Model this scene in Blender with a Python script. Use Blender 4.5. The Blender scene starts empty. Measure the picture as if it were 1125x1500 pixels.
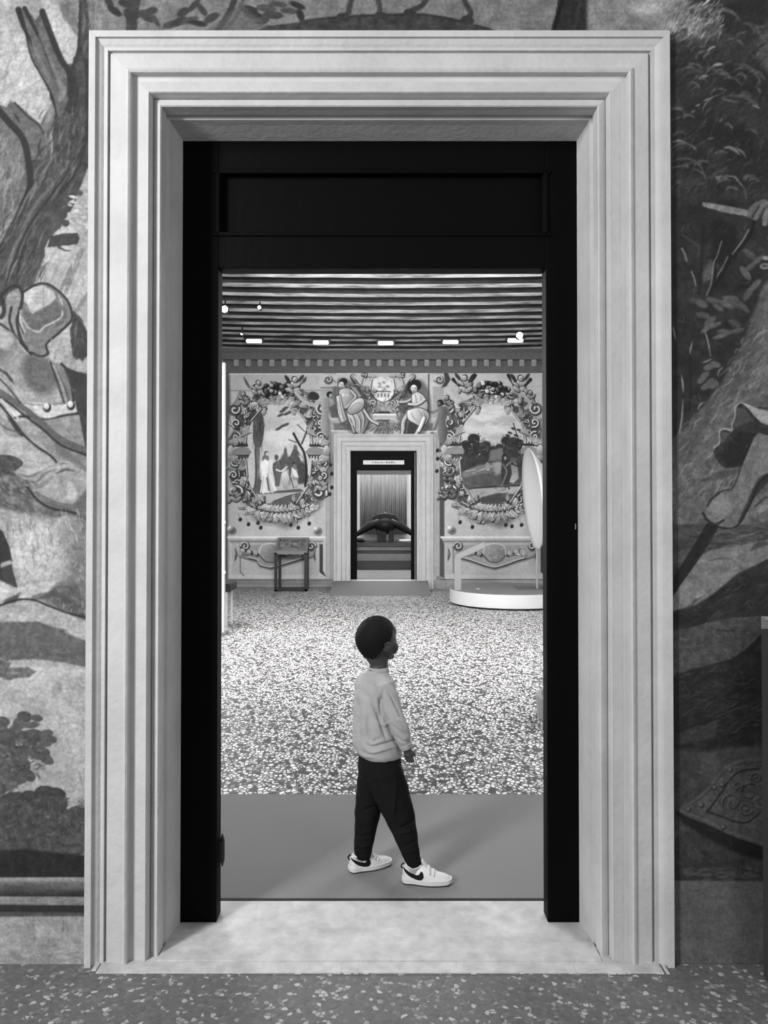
import bpy, bmesh, math, random
import numpy as np
from mathutils import Vector, Matrix
random.seed(7)
SC = bpy.context.scene
COL = SC.collection
# ------------------------------------------------------------------ camera
F = 1127.0; EYE = 1.5; TH = math.radians(0.8); CX0, CY0 = 563.0, 745.0 - 1127.0*math.tan(math.radians(0.8))
cs, sn = math.cos(TH), math.sin(TH)
cam = bpy.data.cameras.new('camera'); camo = bpy.data.objects.new('camera', cam); COL.objects.link(camo)
camo.location = (0, 0, EYE); camo.rotation_euler = (math.radians(90)+TH, 0, 0)
cam.sensor_fit = 'AUTO'; cam.sensor_width = 36; cam.lens = F/1500*36
cam.shift_y = (CY0-750)/1500; cam.shift_x = -(CX0-562.5)/1500; cam.clip_start = .05; cam.clip_end = 100
SC.camera = camo
def W(px, py, Y):
    """world point in the plane at depth Y seen at photo position px,py"""
    k = (CY0-py)/F
    h = Y*(sn+k*cs)/(cs-k*sn)
    d = cs*Y+sn*h
    return Vector(((px-CX0)/F*d, Y, EYE+h))
def FL(px, py, z=0.0):
    """point on the horizontal plane z seen at px,py"""
    k = (CY0-py)/F
    h = z-EYE
    Y = h*(cs-k*sn)/(sn+k*cs)
    return W(px, py, Y)
def project(X, Y, Z):
    h = Z-EYE
    d = cs*Y+sn*h; yc = -sn*Y+cs*h
    return CX0+F*X/d, CY0-F*yc/d
def lin(v):
    c = v/255.0
    return np.where(c <= .04045, c/12.92, ((c+.055)/1.055)**2.4)
# ------------------------------------------------------------------ materials
def mat(name, g, rough=.6, metal=0, noise=0, nscale=8, bump=0, bscale=60, spec=.5, emit=0, detail=5, stretch=(1,1,1), alpha=None, trans=0):
    m = bpy.data.materials.new(name); m.use_nodes = True
    nt = m.node_tree; b = nt.nodes['Principled BSDF']
    b.inputs['Roughness'].default_value = rough; b.inputs['Metallic'].default_value = metal
    b.inputs['Specular IOR Level'].default_value = spec
    b.inputs['Base Color'].default_value = (g, g, g, 1)
    if trans: b.inputs['Transmission Weight'].default_value = trans
    if emit:
        b.inputs['Emission Color'].default_value = (1, 1, 1, 1); b.inputs['Emission Strength'].default_value = emit
    tc = nt.nodes.new('ShaderNodeTexCoord'); mp = nt.nodes.new('ShaderNodeMapping'); mp.inputs['Scale'].default_value = stretch
    nt.links.new(tc.outputs['Object'], mp.inputs['Vector'])
    if noise:
        n = nt.nodes.new('ShaderNodeTexNoise'); n.inputs['Scale'].default_value = nscale; n.inputs['Detail'].default_value = detail
        n.inputs['Roughness'].default_value = .65
        nt.links.new(mp.outputs[0], n.inputs['Vector'])
        r = nt.nodes.new('ShaderNodeMapRange'); r.inputs[1].default_value = .3; r.inputs[2].default_value = .7
        r.inputs[3].default_value = g*(1-noise); r.inputs[4].default_value = g*(1+noise)
        nt.links.new(n.outputs['Fac'], r.inputs[0]); nt.links.new(r.outputs[0], b.inputs['Base Color'])
    if bump:
        n2 = nt.nodes.new('ShaderNodeTexNoise'); n2.inputs['Scale'].default_value = bscale; n2.inputs['Detail'].default_value = 4
        nt.links.new(mp.outputs[0], n2.inputs['Vector'])
        bp = nt.nodes.new('ShaderNodeBump'); bp.inputs['Strength'].default_value = bump; bp.inputs['Distance'].default_value = .01
        nt.links.new(n2.outputs['Fac'], bp.inputs['Height']); nt.links.new(bp.outputs[0], b.inputs['Normal'])
    return m
def terrazzo(name, scale, lo, mid, hi, fleck, rough, spec, squash=(1,1,1), thr=.5, gap=(.03,.14)):
    """cast floor of stone chips: voronoi cells, each chip its own grey, dark cement between"""
    m = bpy.data.materials.new(name); m.use_nodes = True; nt = m.node_tree; N = nt.nodes; L = nt.links
    b = N['Principled BSDF']; b.inputs['Roughness'].default_value = rough; b.inputs['Specular IOR Level'].default_value = spec
    tc = N.new('ShaderNodeTexCoord'); mp = N.new('ShaderNodeMapping'); mp.inputs['Scale'].default_value = squash
    mp.inputs['Rotation'].default_value = (0, 0, .35)
    nz = N.new('ShaderNodeTexNoise'); nz.inputs['Scale'].default_value = scale*.5; nz.inputs['Detail'].default_value = 2
    L.new(tc.outputs['Object'], mp.inputs[0]); L.new(mp.outputs[0], nz.inputs['Vector'])
    mx = N.new('ShaderNodeVectorMath'); mx.operation = 'MULTIPLY_ADD'; mx.inputs[1].default_value = (.5/scale,)*3
    L.new(nz.outputs['Color'], mx.inputs[0]); L.new(mp.outputs[0], mx.inputs[2])
    v = N.new('ShaderNodeTexVoronoi'); v.inputs['Scale'].default_value = scale; v.feature = 'F1'
    e = N.new('ShaderNodeTexVoronoi'); e.inputs['Scale'].default_value = scale; e.feature = 'DISTANCE_TO_EDGE'
    L.new(mx.outputs[0], v.inputs['Vector']); L.new(mx.outputs[0], e.inputs['Vector'])
    sp = N.new('ShaderNodeSeparateColor'); L.new(v.outputs['Color'], sp.inputs[0])
    cr = N.new('ShaderNodeValToRGB'); cr.color_ramp.elements[0].position = 0; cr.color_ramp.elements[0].color = (lo, lo, lo, 1)
    cr.color_ramp.elements[1].position = 1; cr.color_ramp.elements[1].color = (hi, hi, hi, 1)
    a = cr.color_ramp.elements.new(thr-.12); a.color = (lo*1.3, lo*1.3, lo*1.3, 1)
    a = cr.color_ramp.elements.new(thr+.06); a.color = (mid, mid, mid, 1)
    L.new(sp.outputs[0], cr.inputs[0])
    mr = N.new('ShaderNodeMapRange'); mr.inputs[1].default_value = gap[0]; mr.inputs[2].default_value = gap[1]; L.new(e.outputs['Distance'], mr.inputs[0])
    mm = N.new('ShaderNodeMix'); mm.data_type = 'RGBA'; mm.inputs[6].default_value = (fleck, fleck, fleck, 1)
    L.new(mr.outputs[0], mm.inputs[0]); L.new(cr.outputs[0], mm.inputs[7])
    L.new(mm.outputs[2], b.inputs['Base Color'])
    bp = N.new('ShaderNodeBump'); bp.inputs['Strength'].default_value = .15; bp.inputs['Distance'].default_value = .002
    L.new(mr.outputs[0], bp.inputs['Height']); L.new(bp.outputs[0], b.inputs['Normal'])
    return m
def mural_mat(name, rough=.75):
    m = bpy.data.materials.new(name); m.use_nodes = True; nt = m.node_tree; N = nt.nodes; L = nt.links
    b = N['Principled BSDF']; b.inputs['Roughness'].default_value = rough; b.inputs['Specular IOR Level'].default_value = .25
    at = N.new('ShaderNodeAttribute'); at.attribute_name = 'pigment'
    tc = N.new('ShaderNodeTexCoord')
    n = N.new('ShaderNodeTexNoise'); n.inputs['Scale'].default_value = 90; n.inputs['Detail'].default_value = 4; L.new(tc.outputs['Object'], n.inputs['Vector'])
    r = N.new('ShaderNodeMapRange'); r.inputs[1].default_value = .25; r.inputs[2].default_value = .75; r.inputs[3].default_value = .72; r.inputs[4].default_value = 1.28
    L.new(n.outputs['Fac'], r.inputs[0])
    mx = N.new('ShaderNodeVectorMath'); mx.operation = 'SCALE'; L.new(at.outputs['Color'], mx.inputs[0]); L.new(r.outputs[0], mx.inputs['Scale'])
    L.new(mx.outputs[0], b.inputs['Base Color'])
    return m
# ------------------------------------------------------------------ objects
def link(o, parent=None):
    COL.objects.link(o)
    if parent: o.parent = parent
    return o
def meta(o, label=None, cat=None, group=None, kind=None):
    if label: o['label'] = label
    if cat: o['category'] = cat
    if group: o['group'] = group
    if kind: o['kind'] = kind
    return o
def obj(name, bm, m, parent=None, smooth=False, bevel=0):
    me = bpy.data.meshes.new(name); bm.to_mesh(me); bm.free()
    for x in (m if isinstance(m, (list, tuple)) else [m]): me.materials.append(x)
    if smooth: me.polygons.foreach_set('use_smooth', [True]*len(me.polygons))
    o = bpy.data.objects.new(name, me); link(o, parent)
    if parent: o.matrix_parent_inverse = Matrix.Translation(-parent.location) if parent.parent is None and tuple(parent.rotation_euler) == (0, 0, 0) else Matrix()
    if bevel:
        b = o.modifiers.new('bevel', 'BEVEL'); b.width = bevel; b.segments = 2; b.limit_method = 'ANGLE'
    return o
def empty(name, loc, label, cat, group=None, kind=None):
    o = bpy.data.objects.new(name, None); link(o); o.location = loc; o.empty_display_size = .1
    return meta(o, label, cat, group, kind)
def box(bm, x0, x1, y0, y1, z0, z1, mi=0):
    vs = [bm.verts.new(p) for p in ((x0,y0,z0),(x1,y0,z0),(x1,y1,z0),(x0,y1,z0),(x0,y0,z1),(x1,y0,z1),(x1,y1,z1),(x0,y1,z1))]
    for f in ((3,2,1,0),(4,5,6,7),(0,1,5,4),(1,2,6,5),(2,3,7,6),(3,0,4,7)):
        fc = bm.faces.new([vs[i] for i in f]); fc.material_index = mi
    return vs
def tube(bm, pts, rads, n=12, cap=True, ref=None):
    """tube through pts; rads: number or (a,b) per point"""
    pts = [Vector(p) for p in pts]; rings = []
    for i, p in enumerate(pts):
        t = (pts[min(i+1, len(pts)-1)]-pts[max(i-1, 0)]).normalized()
        rf = Vector(ref) if ref else (Vector((0, 1, 0)) if abs(t.y) < .9 else Vector((1, 0, 0)))
        u = t.cross(rf).normalized(); v = u.cross(t).normalized()
        r = rads[i] if isinstance(rads, (list, tuple)) and not isinstance(rads, float) else rads
        a, b = (r if isinstance(r, (tuple, list)) else (r, r))
        rings.append([bm.verts.new(p+u*a*math.cos(2*math.pi*k/n)+v*b*math.sin(2*math.pi*k/n)) for k in range(n)])
    for i in range(len(rings)-1):
        for k in range(n):
            bm.faces.new((rings[i][k], rings[i][(k+1) % n], rings[i+1][(k+1) % n], rings[i+1][k]))
    if cap:
        bm.faces.new(rings[0][::-1]); bm.faces.new(rings[-1])
def rtube(bm, pts, rads, n=14, ref=None):
    """tube with rounded ends"""
    pts = [Vector(p) for p in pts]
    def R(r): return r if isinstance(r, (tuple, list)) else (r, r)
    a0 = (pts[0]-pts[1]).normalized(); a1 = (pts[-1]-pts[-2]).normalized(); r0 = R(rads[0]); r1 = R(rads[-1])
    P = []; Q = []
    for f in (1., .85, .5): s = math.sqrt(max(1-f*f, .01)); P.append(pts[0]+a0*min(r0)*f); Q.append((r0[0]*s, r0[1]*s))
    P += pts; Q += [R(r) for r in rads]
    for f in (.5, .85, 1.): s = math.sqrt(max(1-f*f, .01)); P.append(pts[-1]+a1*min(r1)*f); Q.append((r1[0]*s, r1[1]*s))
    tube(bm, P, Q, n, True, ref)
def ellipsoid(bm, c, r, rot=None, seg=24):
    M = Matrix.Translation(Vector(c)) @ (rot.to_4x4() if rot else Matrix()) @ Matrix.Diagonal((r[0], r[1], r[2], 1))
    bmesh.ops.create_uvsphere(bm, u_segments=seg, v_segments=seg//2, radius=1, matrix=M)
def cyl(bm, c, r, h, n=48, r2=None, axis='Z'):
    M = Matrix.Translation(Vector(c))
    if axis == 'Y': M = M @ Matrix.Rotation(math.radians(90), 4, 'X')
    if axis == 'X': M = M @ Matrix.Rotation(math.radians(90), 4, 'Y')
    bmesh.ops.create_cone(bm, cap_ends=True, segments=n, radius1=r, radius2=r if r2 is None else r2, depth=h, matrix=M)
def remesh(o, voxel, smooth=4, fac=.5):
    m = o.modifiers.new('r', 'REMESH'); m.mode = 'VOXEL'; m.voxel_size = voxel; m.use_smooth_shade = True
    s = o.modifiers.new('s', 'SMOOTH'); s.iterations = smooth; s.factor = fac
    dg = bpy.context.evaluated_depsgraph_get(); ev = o.evaluated_get(dg)
    me = bpy.data.meshes.new_from_object(ev); o.modifiers.clear(); mats = list(o.data.materials)
    o.data = me; me.materials.clear()
    for x in mats: me.materials.append(x)
    me.polygons.foreach_set('use_smooth', [True]*len(me.polygons))
    return o
def getco(me):
    a = np.empty(len(me.vertices)*3, dtype=np.float32); me.vertices.foreach_get('co', a); return a.reshape(-1, 3)
def getno(me):
    a = np.empty(len(me.vertices)*3, dtype=np.float32); me.vertices.foreach_get('normal', a); return a.reshape(-1, 3)
def setco(me, a):
    me.vertices.foreach_set('co', a.astype(np.float32).ravel()); me.update()
# ------------------------------------------------------------------ painter
RS = np.random.RandomState(11)
def vnoise(h, w, cell, octs=3, seed=0, ax=1.0):
    rs = np.random.RandomState(seed); out = np.zeros((h, w)); amp = 1; tot = 0
    for o in range(octs):
        c = max(cell/(2**o), 1.5); gh = int(h/c)+3; gw = int(w/(c*ax))+3
        g = rs.rand(gh, gw); yy = np.arange(h)/c; xx = np.arange(w)/(c*ax)
        y0 = yy.astype(int); x0 = xx.astype(int); fy = (yy-y0)[:, None]; fx = (xx-x0)[None, :]
        fy = fy*fy*(3-2*fy); fx = fx*fx*(3-2*fx)
        a = g[y0][:, x0]; b = g[y0][:, x0+1]; cc = g[y0+1][:, x0]; d = g[y0+1][:, x0+1]
        out += amp*((a*(1-fx)+b*fx)*(1-fy)+(cc*(1-fx)+d*fx)*fy); tot += amp; amp *= .55
    return out/tot*2-1
def catmull(P, closed=False, k=5):
    P = [np.array(p[:2], float) for p in P]; n = len(P); out = []
    if n < 3: return P
    rng = range(n if closed else n-1)
    for i in rng:
        p0 = P[(i-1) % n] if closed or i > 0 else P[0]; p1 = P[i]; p2 = P[(i+1) % n]; p3 = P[(i+2) % n] if closed or i+2 < n else P[-1]
        for j in range(k):
            t = j/k
            out.append(.5*((2*p1)+(-p0+p2)*t+(2*p0-5*p1+4*p2-p3)*t*t+(-p0+3*p1-3*p2+p3)*t**3))
    if not closed: out.append(P[-1])
    return out
class Canvas:
    def __init__(s, x0, y0, x1, y1, k, base):
        s.x0, s.y0, s.k = x0, y0, k; s.w = int((x1-x0)*k); s.h = int((y1-y0)*k)
        s.a = np.full((s.h, s.w), float(base), dtype=np.float32)
    def win(s, x0, y0, x1, y1):
        i0 = max(int((x0-s.x0)*s.k), 0); i1 = min(int((x1-s.x0)*s.k)+2, s.w); j0 = max(int((y0-s.y0)*s.k), 0); j1 = min(int((y1-s.y0)*s.k)+2, s.h)
        if i1 <= i0 or j1 <= j0: return None
        X, Y = np.meshgrid(np.arange(i0, i1)/s.k+s.x0, np.arange(j0, j1)/s.k+s.y0)
        return (slice(j0, j1), slice(i0, i1)), X, Y
    def put(s, sl, m, v):
        s.a[sl] = s.a[sl]*(1-m)+v*m
    def poly(s, P, v, soft=1.2, alpha=1, smooth=False, v2=None, gdir=(0, 1), tex=0, tcell=6, tax=1, rag=0, edge=0):
        P0 = P
        if smooth: P = catmull(P, True, 4)
        P = np.array(P, float); x0, y0 = P.min(0)-soft-rag-1; x1, y1 = P.max(0)+soft+rag+1
        w = s.win(x0, y0, x1, y1)
        if w is None: return
        sl, X, Y = w
        inside = np.zeros(X.shape, bool); dist = np.full(X.shape, 1e9)
        for i in range(len(P)):
            ax, ay = P[i]; bx, by = P[(i+1) % len(P)]
            c = ((ay > Y) != (by > Y)) & (X < (bx-ax)*(Y-ay)/((by-ay) if by != ay else 1e-9)+ax)
            inside ^= c
            dx, dy = bx-ax, by-ay; l = dx*dx+dy*dy+1e-9
            t = np.clip(((X-ax)*dx+(Y-ay)*dy)/l, 0, 1)
            dist = np.minimum(dist, np.hypot(X-ax-t*dx, Y-ay-t*dy))
        sd = np.where(inside, dist, -dist)
        if rag: sd = sd+rag*vnoise(X.shape[0], X.shape[1], 5*s.k, 2, int(abs(x0*7+y0)) % 9999)
        m = np.clip(.5+sd/soft, 0, 1)*alpha
        val = v
        if v2 is not None:
            g = X*gdir[0]+Y*gdir[1]; ins = g[inside] if inside.any() else g
            g0, g1 = ins.min(), ins.max(); val = v+(v2-v)*np.clip((g-g0)/(g1-g0+1e-6), 0, 1)
        if tex: val = val+(tex*1.6 if s.k == 1 else tex)*vnoise(X.shape[0], X.shape[1], tcell*s.k, 3, int(abs(x0*3+y1)) % 9999, tax)
        s.put(sl, m, val)
        if edge: s.line(list(P0)+[P0[0]], edge, 48, .75, smooth)
    def line(s, P, w, v, alpha=1, smooth=True, taper=0, soft=None):
        if soft is None: soft = 1.0 if s.k > 1 else 1.7
        if smooth and len(P) > 2: P = catmull(P, False, 5)
        P = np.array(P, float); n = len(P); mw = w/2+soft+1
        r = s.win(P[:, 0].min()-mw, P[:, 1].min()-mw, P[:, 0].max()+mw, P[:, 1].max()+mw)
        if r is None: return
        sl, X, Y = r; sd = np.full(X.shape, -1e9)
        for i in range(n-1):
            ax, ay = P[i]; bx, by = P[i+1]; dx, dy = bx-ax, by-ay; l = dx*dx+dy*dy+1e-9
            t = np.clip(((X-ax)*dx+(Y-ay)*dy)/l, 0, 1); u = (i+t)/(n-1)
            if taper == 1: ww = w*(1-.85*u)
            elif taper == 2: ww = w*(.15+.85*np.sin(np.pi*u))
            else: ww = w
            sd = np.maximum(sd, ww/2-np.hypot(X-ax-t*dx, Y-ay-t*dy))
        s.put(sl, np.clip(.5+sd/soft, 0, 1)*alpha, v)
    def ell(s, cx, cy, rx, ry, v, ang=0, soft=1.0, alpha=1, shade=0, ld=(-.6, -.8)):
        R = max(rx, ry)+soft+1; r = s.win(cx-R, cy-R, cx+R, cy+R)
        if r is None: return
        sl, X, Y = r; c, n = math.cos(ang), math.sin(ang)
        u = ((X-cx)*c+(Y-cy)*n)/rx; w = (-(X-cx)*n+(Y-cy)*c)/ry
        q = np.sqrt(u*u+w*w)+1e-6; sd = (1-q)*min(rx, ry)
        val = v
        if shade:
            nx = (X-cx)/max(rx, ry); ny = (Y-cy)/max(rx, ry); val = v+shade*(nx*ld[0]+ny*ld[1])
        s.put(sl, np.clip(.5+sd/soft, 0, 1)*alpha, val)
    def strokes(s, x0, y0, x1, y1, n, ang, dang, l0, l1, w, v0, v1, alpha=.6, curve=.2, mask=None):
        if s.k == 1: n = int(n*1.7); alpha = min(.9, alpha*1.5); w *= .8; mid = (v0+v1)/2; v0 = mid+(v0-mid)*1.15; v1 = mid+(v1-mid)*1.15
        for _ in range(n):
            x = random.uniform(x0, x1); y = random.uniform(y0, y1)
            if mask and not mask(x, y): continue
            a = ang+random.uniform(-dang, dang); l = random.uniform(l0, l1); cv = random.uniform(-curve, curve)*l
            s.line([(x, y), (x+math.cos(a)*l/2-math.sin(a)*cv, y+math.sin(a)*l/2+math.cos(a)*cv), (x+math.cos(a)*l, y+math.sin(a)*l)], w*random.uniform(.6, 1.3), random.uniform(v0, v1), alpha, taper=2, soft=1.1)
    def sample(s, px, py):
        u = (px-s.x0)*s.k; v = (py-s.y0)*s.k
        def refl(t, n):
            t = np.abs(t); p = 2*(n-1.001); t = np.mod(t, p); return np.where(t > n-1.001, p-t, t)
        u = refl(u, s.w); v = refl(v, s.h)
        i = u.astype(int); j = v.astype(int); fu = u-i; fv = v-j; i1 = np.minimum(i+1, s.w-1); j1 = np.minimum(j+1, s.h-1)
        A = s.a
        return (A[j, i]*(1-fu)+A[j, i1]*fu)*(1-fv)+(A[j1, i]*(1-fu)+A[j1, i1]*fu)*fv
def paint_grid(name, canvas, xs, zs, Y, gain, m, hole=None, parent=None, post=None):
    X, Z = np.meshgrid(xs, zs); n, k = X.shape
    co = np.stack([X, np.full(X.shape, Y), Z], -1).reshape(-1, 3)
    px, py = project(X, Y, Z); v = canvas.sample(px, py)
    if post is not None: v = post(X, Z, v)
    alb = np.clip(lin(np.clip(v, 0, 255))*gain, .004, .88).ravel()
    idx = np.arange(n*k).reshape(n, k)
    q = np.stack([idx[:-1, :-1], idx[:-1, 1:], idx[1:, 1:], idx[1:, :-1]], -1)
    if hole is not None:
        cx = (X[:-1, :-1]+X[1:, 1:])/2; cz = (Z[:-1, :-1]+Z[1:, 1:])/2
        q = q[~((cx > hole[0]) & (cx < hole[1]) & (cz < hole[2]))]
    q = q.reshape(-1, 4)
    used = np.unique(q); remap = np.full(n*k, -1); remap[used] = np.arange(len(used)); q = remap[q]; co = co[used]; alb = alb[used]
    me = bpy.data.meshes.new(name); me.vertices.add(len(co)); me.vertices.foreach_set('co', co.astype(np.float32).ravel())
    me.loops.add(q.size); me.loops.foreach_set('vertex_index', q.astype(np.int32).ravel())
    me.polygons.add(len(q)); me.polygons.foreach_set('loop_start', np.arange(0, q.size, 4, dtype=np.int32))
    me.update(calc_edges=True)
    at = me.attributes.new('pigment', 'FLOAT_COLOR', 'POINT')
    c = np.ones((len(co), 4), np.float32); c[:, :3] = alb[:, None]; at.data.foreach_set('color', c.ravel())
    me.materials.append(m)
    o = bpy.data.objects.new(name, me); link(o, parent); return o
# ------------------------------------------------------------------ fresco on the near wall, painted in oils-like strokes
NC = Canvas(0, 0, 1125, 1500, 1, 120)
def paint_left(c):
    c.poly([(-5,-5),(140,-5),(140,1500),(-5,1500)], 158, tex=16, tcell=45)
    c.poly([(0,30),(25,60),(45,110),(20,150),(0,150)], 172, 14, .8, True)
    c.poly([(60,0),(75,0),(100,60),(106,90),(95,92),(80,55)], 180, 8, .8, True)
    c.poly([(84,-5),(140,-5),(140,45),(118,60),(92,25)], 112, 4, tex=20, tcell=10)
    c.strokes(0, 60, 70, 200, 70, -1.0, .5, 20, 60, 7, 140, 188, .35)
    # rock behind the trunk
    c.poly([(-5,170),(15,185),(38,215),(40,275),(33,300),(12,332),(-5,345)], 108, 4, v2=88, tex=18, tcell=12, smooth=True)
    c.strokes(0, 190, 34, 320, 40, 1.75, .3, 18, 50, 5, 75, 140, .5)
    c.poly([(-5,335),(12,330),(-5,370)], 140, 3)
    # shattered tree
    c.poly([(116,-5),(127,-5),(131,40),(131,240),(112,288),(110,298),(94,322),(90,332),(76,345),(66,362),(64,380),(54,402),(48,425),(18,440),(-5,452),(-5,368),(22,328),(42,288),(40,255),(38,225),(52,190),(70,190),(78,160),(70,130),(100,108),(113,72)], 62, 1.6, tex=14, tcell=9, rag=1.6)
    c.poly([(26,14),(37,11),(52,29),(61,15),(78,60),(92,90),(104,106),(100,145),(90,172),(79,168),(78,145),(60,110),(48,88),(38,50)], 88, 1.3, tex=12, tcell=8, rag=.8)
    c.line([(27,14),(34,38),(42,55),(48,68)], 9, 32, .95, taper=1); c.line([(36,12),(50,40),(62,66),(78,108)], 7, 36, .95, taper=1)
    c.line([(62,17),(78,60),(90,88),(102,108),(103,140)], 9, 38, .95); c.line([(38,50),(46,84),(60,110),(76,140),(83,170)], 2.5, 30, .9)
    c.line([(46,60),(62,96),(76,122)], 6, 122, .6, taper=2); c.line([(66,70),(80,104),(92,130)], 6, 118, .6, taper=2); c.line([(56,50),(66,80)], 5, 85, .7, taper=2)
    c.line([(84,118),(92,132),(86,150)], 10, 135, .5, taper=2)
    c.poly([(-5,152),(10,157),(15,148),(24,151),(40,165),(58,181),(68,196),(72,215),(66,232),(40,236),(36,210),(18,190),(-5,170)], 92, 1.3, tex=10, tcell=8, rag=.8)
    c.line([(-3,160),(12,178),(34,204),(42,240),(44,272),(34,300),(20,330),(0,368)], 10, 33, .92); c.line([(22,151),(42,172),(58,184),(64,196)], 2.5, 38, .9); c.line([(20,165),(30,180)], 4, 40, .8, taper=2)
    c.poly([(58,182),(76,150),(80,160),(76,215),(66,225),(66,196)], 118, 2, .9, tex=14)
    c.line([(74,190),(76,214),(74,232)], 3.5, 165, .7, taper=2)
    c.line([(118,5),(116,60),(112,85),(103,106)], 4, 45, .9); c.line([(124,20),(122,50)], 5, 120, .6, taper=2); c.line([(126,60),(122,80)], 5, 110, .5, taper=2)
    c.line([(104,100),(108,140),(103,160)], 14, 40, .7); c.line([(128,90),(130,180),(122,215),(112,240)], 8, 38, .8); c.line([(121,185),(119,198)], 4, 130, .7, taper=2)
    for p, w, v in (([(80,225),(60,262),(42,290),(24,328),(4,370)],9,112), ([(100,235),(76,272),(52,300),(28,345),(6,395)],5,98), ([(40,330),(20,370),(8,410)],7,112), ([(108,240),(90,268),(76,290)],5,100), ([(60,310),(40,345),(18,395),(4,440)],4,92), ([(30,365),(14,405)],4,118)):
        c.line(p, w, v, .75, taper=2)
    for p, w in (([(112,236),(88,268),(66,298),(40,335),(16,392),(4,435)],5), ([(44,285),(30,318),(8,360),(0,380)],6), ([(120,238),(98,270),(78,296)],6), ([(48,330),(30,380),(24,420)],5), ([(56,350),(38,400)],6)):
        c.line(p, w, 36, .8, taper=2)
    c.strokes(60, 150, 125, 260, 60, 1.9, .35, 12, 36, 3.5, 40, 105, .45); c.strokes(5, 300, 70, 420, 50, 2.05, .15, 15, 45, 3, 42, 98, .4)
    # broken limb and pale ground at the right of the trunk
    c.poly([(74,346),(90,343),(113,341),(116,349),(113,358),(90,360),(70,362)], 56, 1.3, tex=8, rag=1); c.line([(86,362),(96,367),(105,367)], 4, 52, .9, taper=1)
    c.ell(117, 283, 5, 4, 80); c.ell(96, 327, 6, 5, 62)
    c.strokes(95, 285, 128, 335, 14, .3, .8, 6, 16, 5, 165, 195, .6)
    c.poly([(118,362),(125,364),(112,395),(98,432),(84,432),(96,402)], 118, 2, .8, tex=10)
    c.line([(76,372),(68,395),(64,412)], 3, 130, .6); c.strokes(75, 365, 126, 440, 26, 1.9, .3, 10, 30, 5, 150, 188, .35)
    c.line([(129,430),(112,455)], 6, 112, .7)
    # hat
    c.poly([(34,426),(50,417),(64,415),(78,421),(98,438),(106,458),(103,474),(84,490),(70,500),(70,518),(58,523),(46,518),(34,495),(30,462)], 112, 1.4, tex=8, smooth=True)
    c.poly([(35,428),(50,420),(63,418),(78,427),(82,436),(72,446),(60,452),(46,460),(40,446),(34,440)], 178, 2, tex=12, tcell=7); c.poly([(48,430),(60,426),(62,440),(52,446)], 150, 4, .7)
    c.poly([(33,446),(42,456),(48,461),(66,452),(84,440),(90,456),(88,468),(66,480),(50,486),(36,474)], 92, 2, tex=10)
    c.line([(86,434),(91,444),(91,462),(82,470),(66,478),(56,486),(42,480),(32,466)], 2.6, 182, .85); c.line([(92,450),(96,462),(84,476)], 6, 85, .7)
    c.line([(34,428),(48,419),(64,415),(80,422),(97,438),(105,456),(104,470),(86,488),(68,504),(70,518),(58,522),(46,516)], 3.4, 34, .95)
    c.line([(64,418),(64,478)], .9, 80, .6)
    c.poly([(8,440),(18,426),(30,424),(32,450),(26,470),(34,500),(20,505),(6,490)], 128, 2, tex=14, smooth=True)
    for p, w in (([(0,436),(14,421),(27,420),(33,432),(30,452),(25,470),(30,495),(40,512)],4.5), ([(4,440),(6,455),(2,465)],6), ([(17,450),(14,470),(22,492)],4), ([(0,474),(18,488),(32,504),(46,520)],3.5), ([(28,450),(27,468),(34,488)],2)): c.line(p, w, 34, .92)
    c.line([(30,455),(30,470),(36,486)], 3, 188, .7)
    c.poly([(108,456),(118,464),(126,482),(130,505),(129,520),(121,530),(116,524),(108,529),(104,510),(103,485)], 56, 1.6, tex=12, rag=1.5); c.line([(112,470),(110,500)], 4, 110, .6, taper=2); c.line([(120,485),(122,512)], 3, 95, .5, taper=2)
    c.strokes(74, 490, 104, 540, 20, 1.6, .4, 12, 28, 5, 140, 178, .4)
    # shoulder, collar and straps
    c.poly([(-5,482),(16,484),(26,496),(30,510),(45,522),(70,524),(78,530),(96,565),(110,603),(75,600),(30,594),(10,560),(-5,545)], 104, 2, v2=158, tex=16, tcell=12)
    c.poly([(0,484),(14,488),(20,502),(6,512),(-5,500)], 172, 6, .8, True); c.poly([(35,525),(70,528),(84,560),(60,578),(38,560)], 76, 10, .75, True)
    c.line([(26,500),(28,512),(22,520)], 3, 150, .8)
    c.poly([(72,530),(92,533),(103,555),(110,590),(112,605),(98,598),(90,570)], 112, 1.4, tex=8); c.line([(74,531),(84,560),(94,590)], 2.8, 34, .9); c.line([(78,535),(90,562),(98,592)], 2, 175, .7); c.line([(85,545),(98,575),(102,595)], 2, 60, .7)
    c.line([(90,533),(102,548),(108,585),(112,605)], 4, 36, .95)
    c.poly([(93,536),(112,544),(132,548),(132,710),(118,670),(116,620),(108,580)], 52, 2, tex=8, tcell=20)
    c.poly([(28,592),(60,590),(98,592),(110,588),(113,604),(92,606),(74,612),(50,609),(36,600),(26,612),(20,608)], 186, 1.3, tex=10); c.line([(32,591),(60,593),(97,591)], 1.6, 96, .8)
    c.line([(22,612),(34,610),(48,611),(70,615),(92,609),(114,606)], 3.6, 34, .9)
    for x, y in ((69,597),(104,594)):
        c.ell(x, y, 6, 7, 38); c.ell(x-1, y-2, 4.2, 5, 200, shade=25)
    c.poly([(-5,608),(24,618),(60,616),(116,608),(124,650),(130,692),(100,676),(82,672),(60,650),(30,640),(-5,640)], 132, 2, tex=14, tcell=14)
    c.poly([(78,640),(130,690),(104,675),(84,668),(80,655)], 95, 5, .8)
    c.line([(-3,572),(20,588),(40,602),(66,624),(92,645),(130,662)], 9, 84, .95); c.line([(-3,580),(18,594),(38,610),(64,630),(90,652),(130,668)], 3.2, 30, .95)
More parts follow.
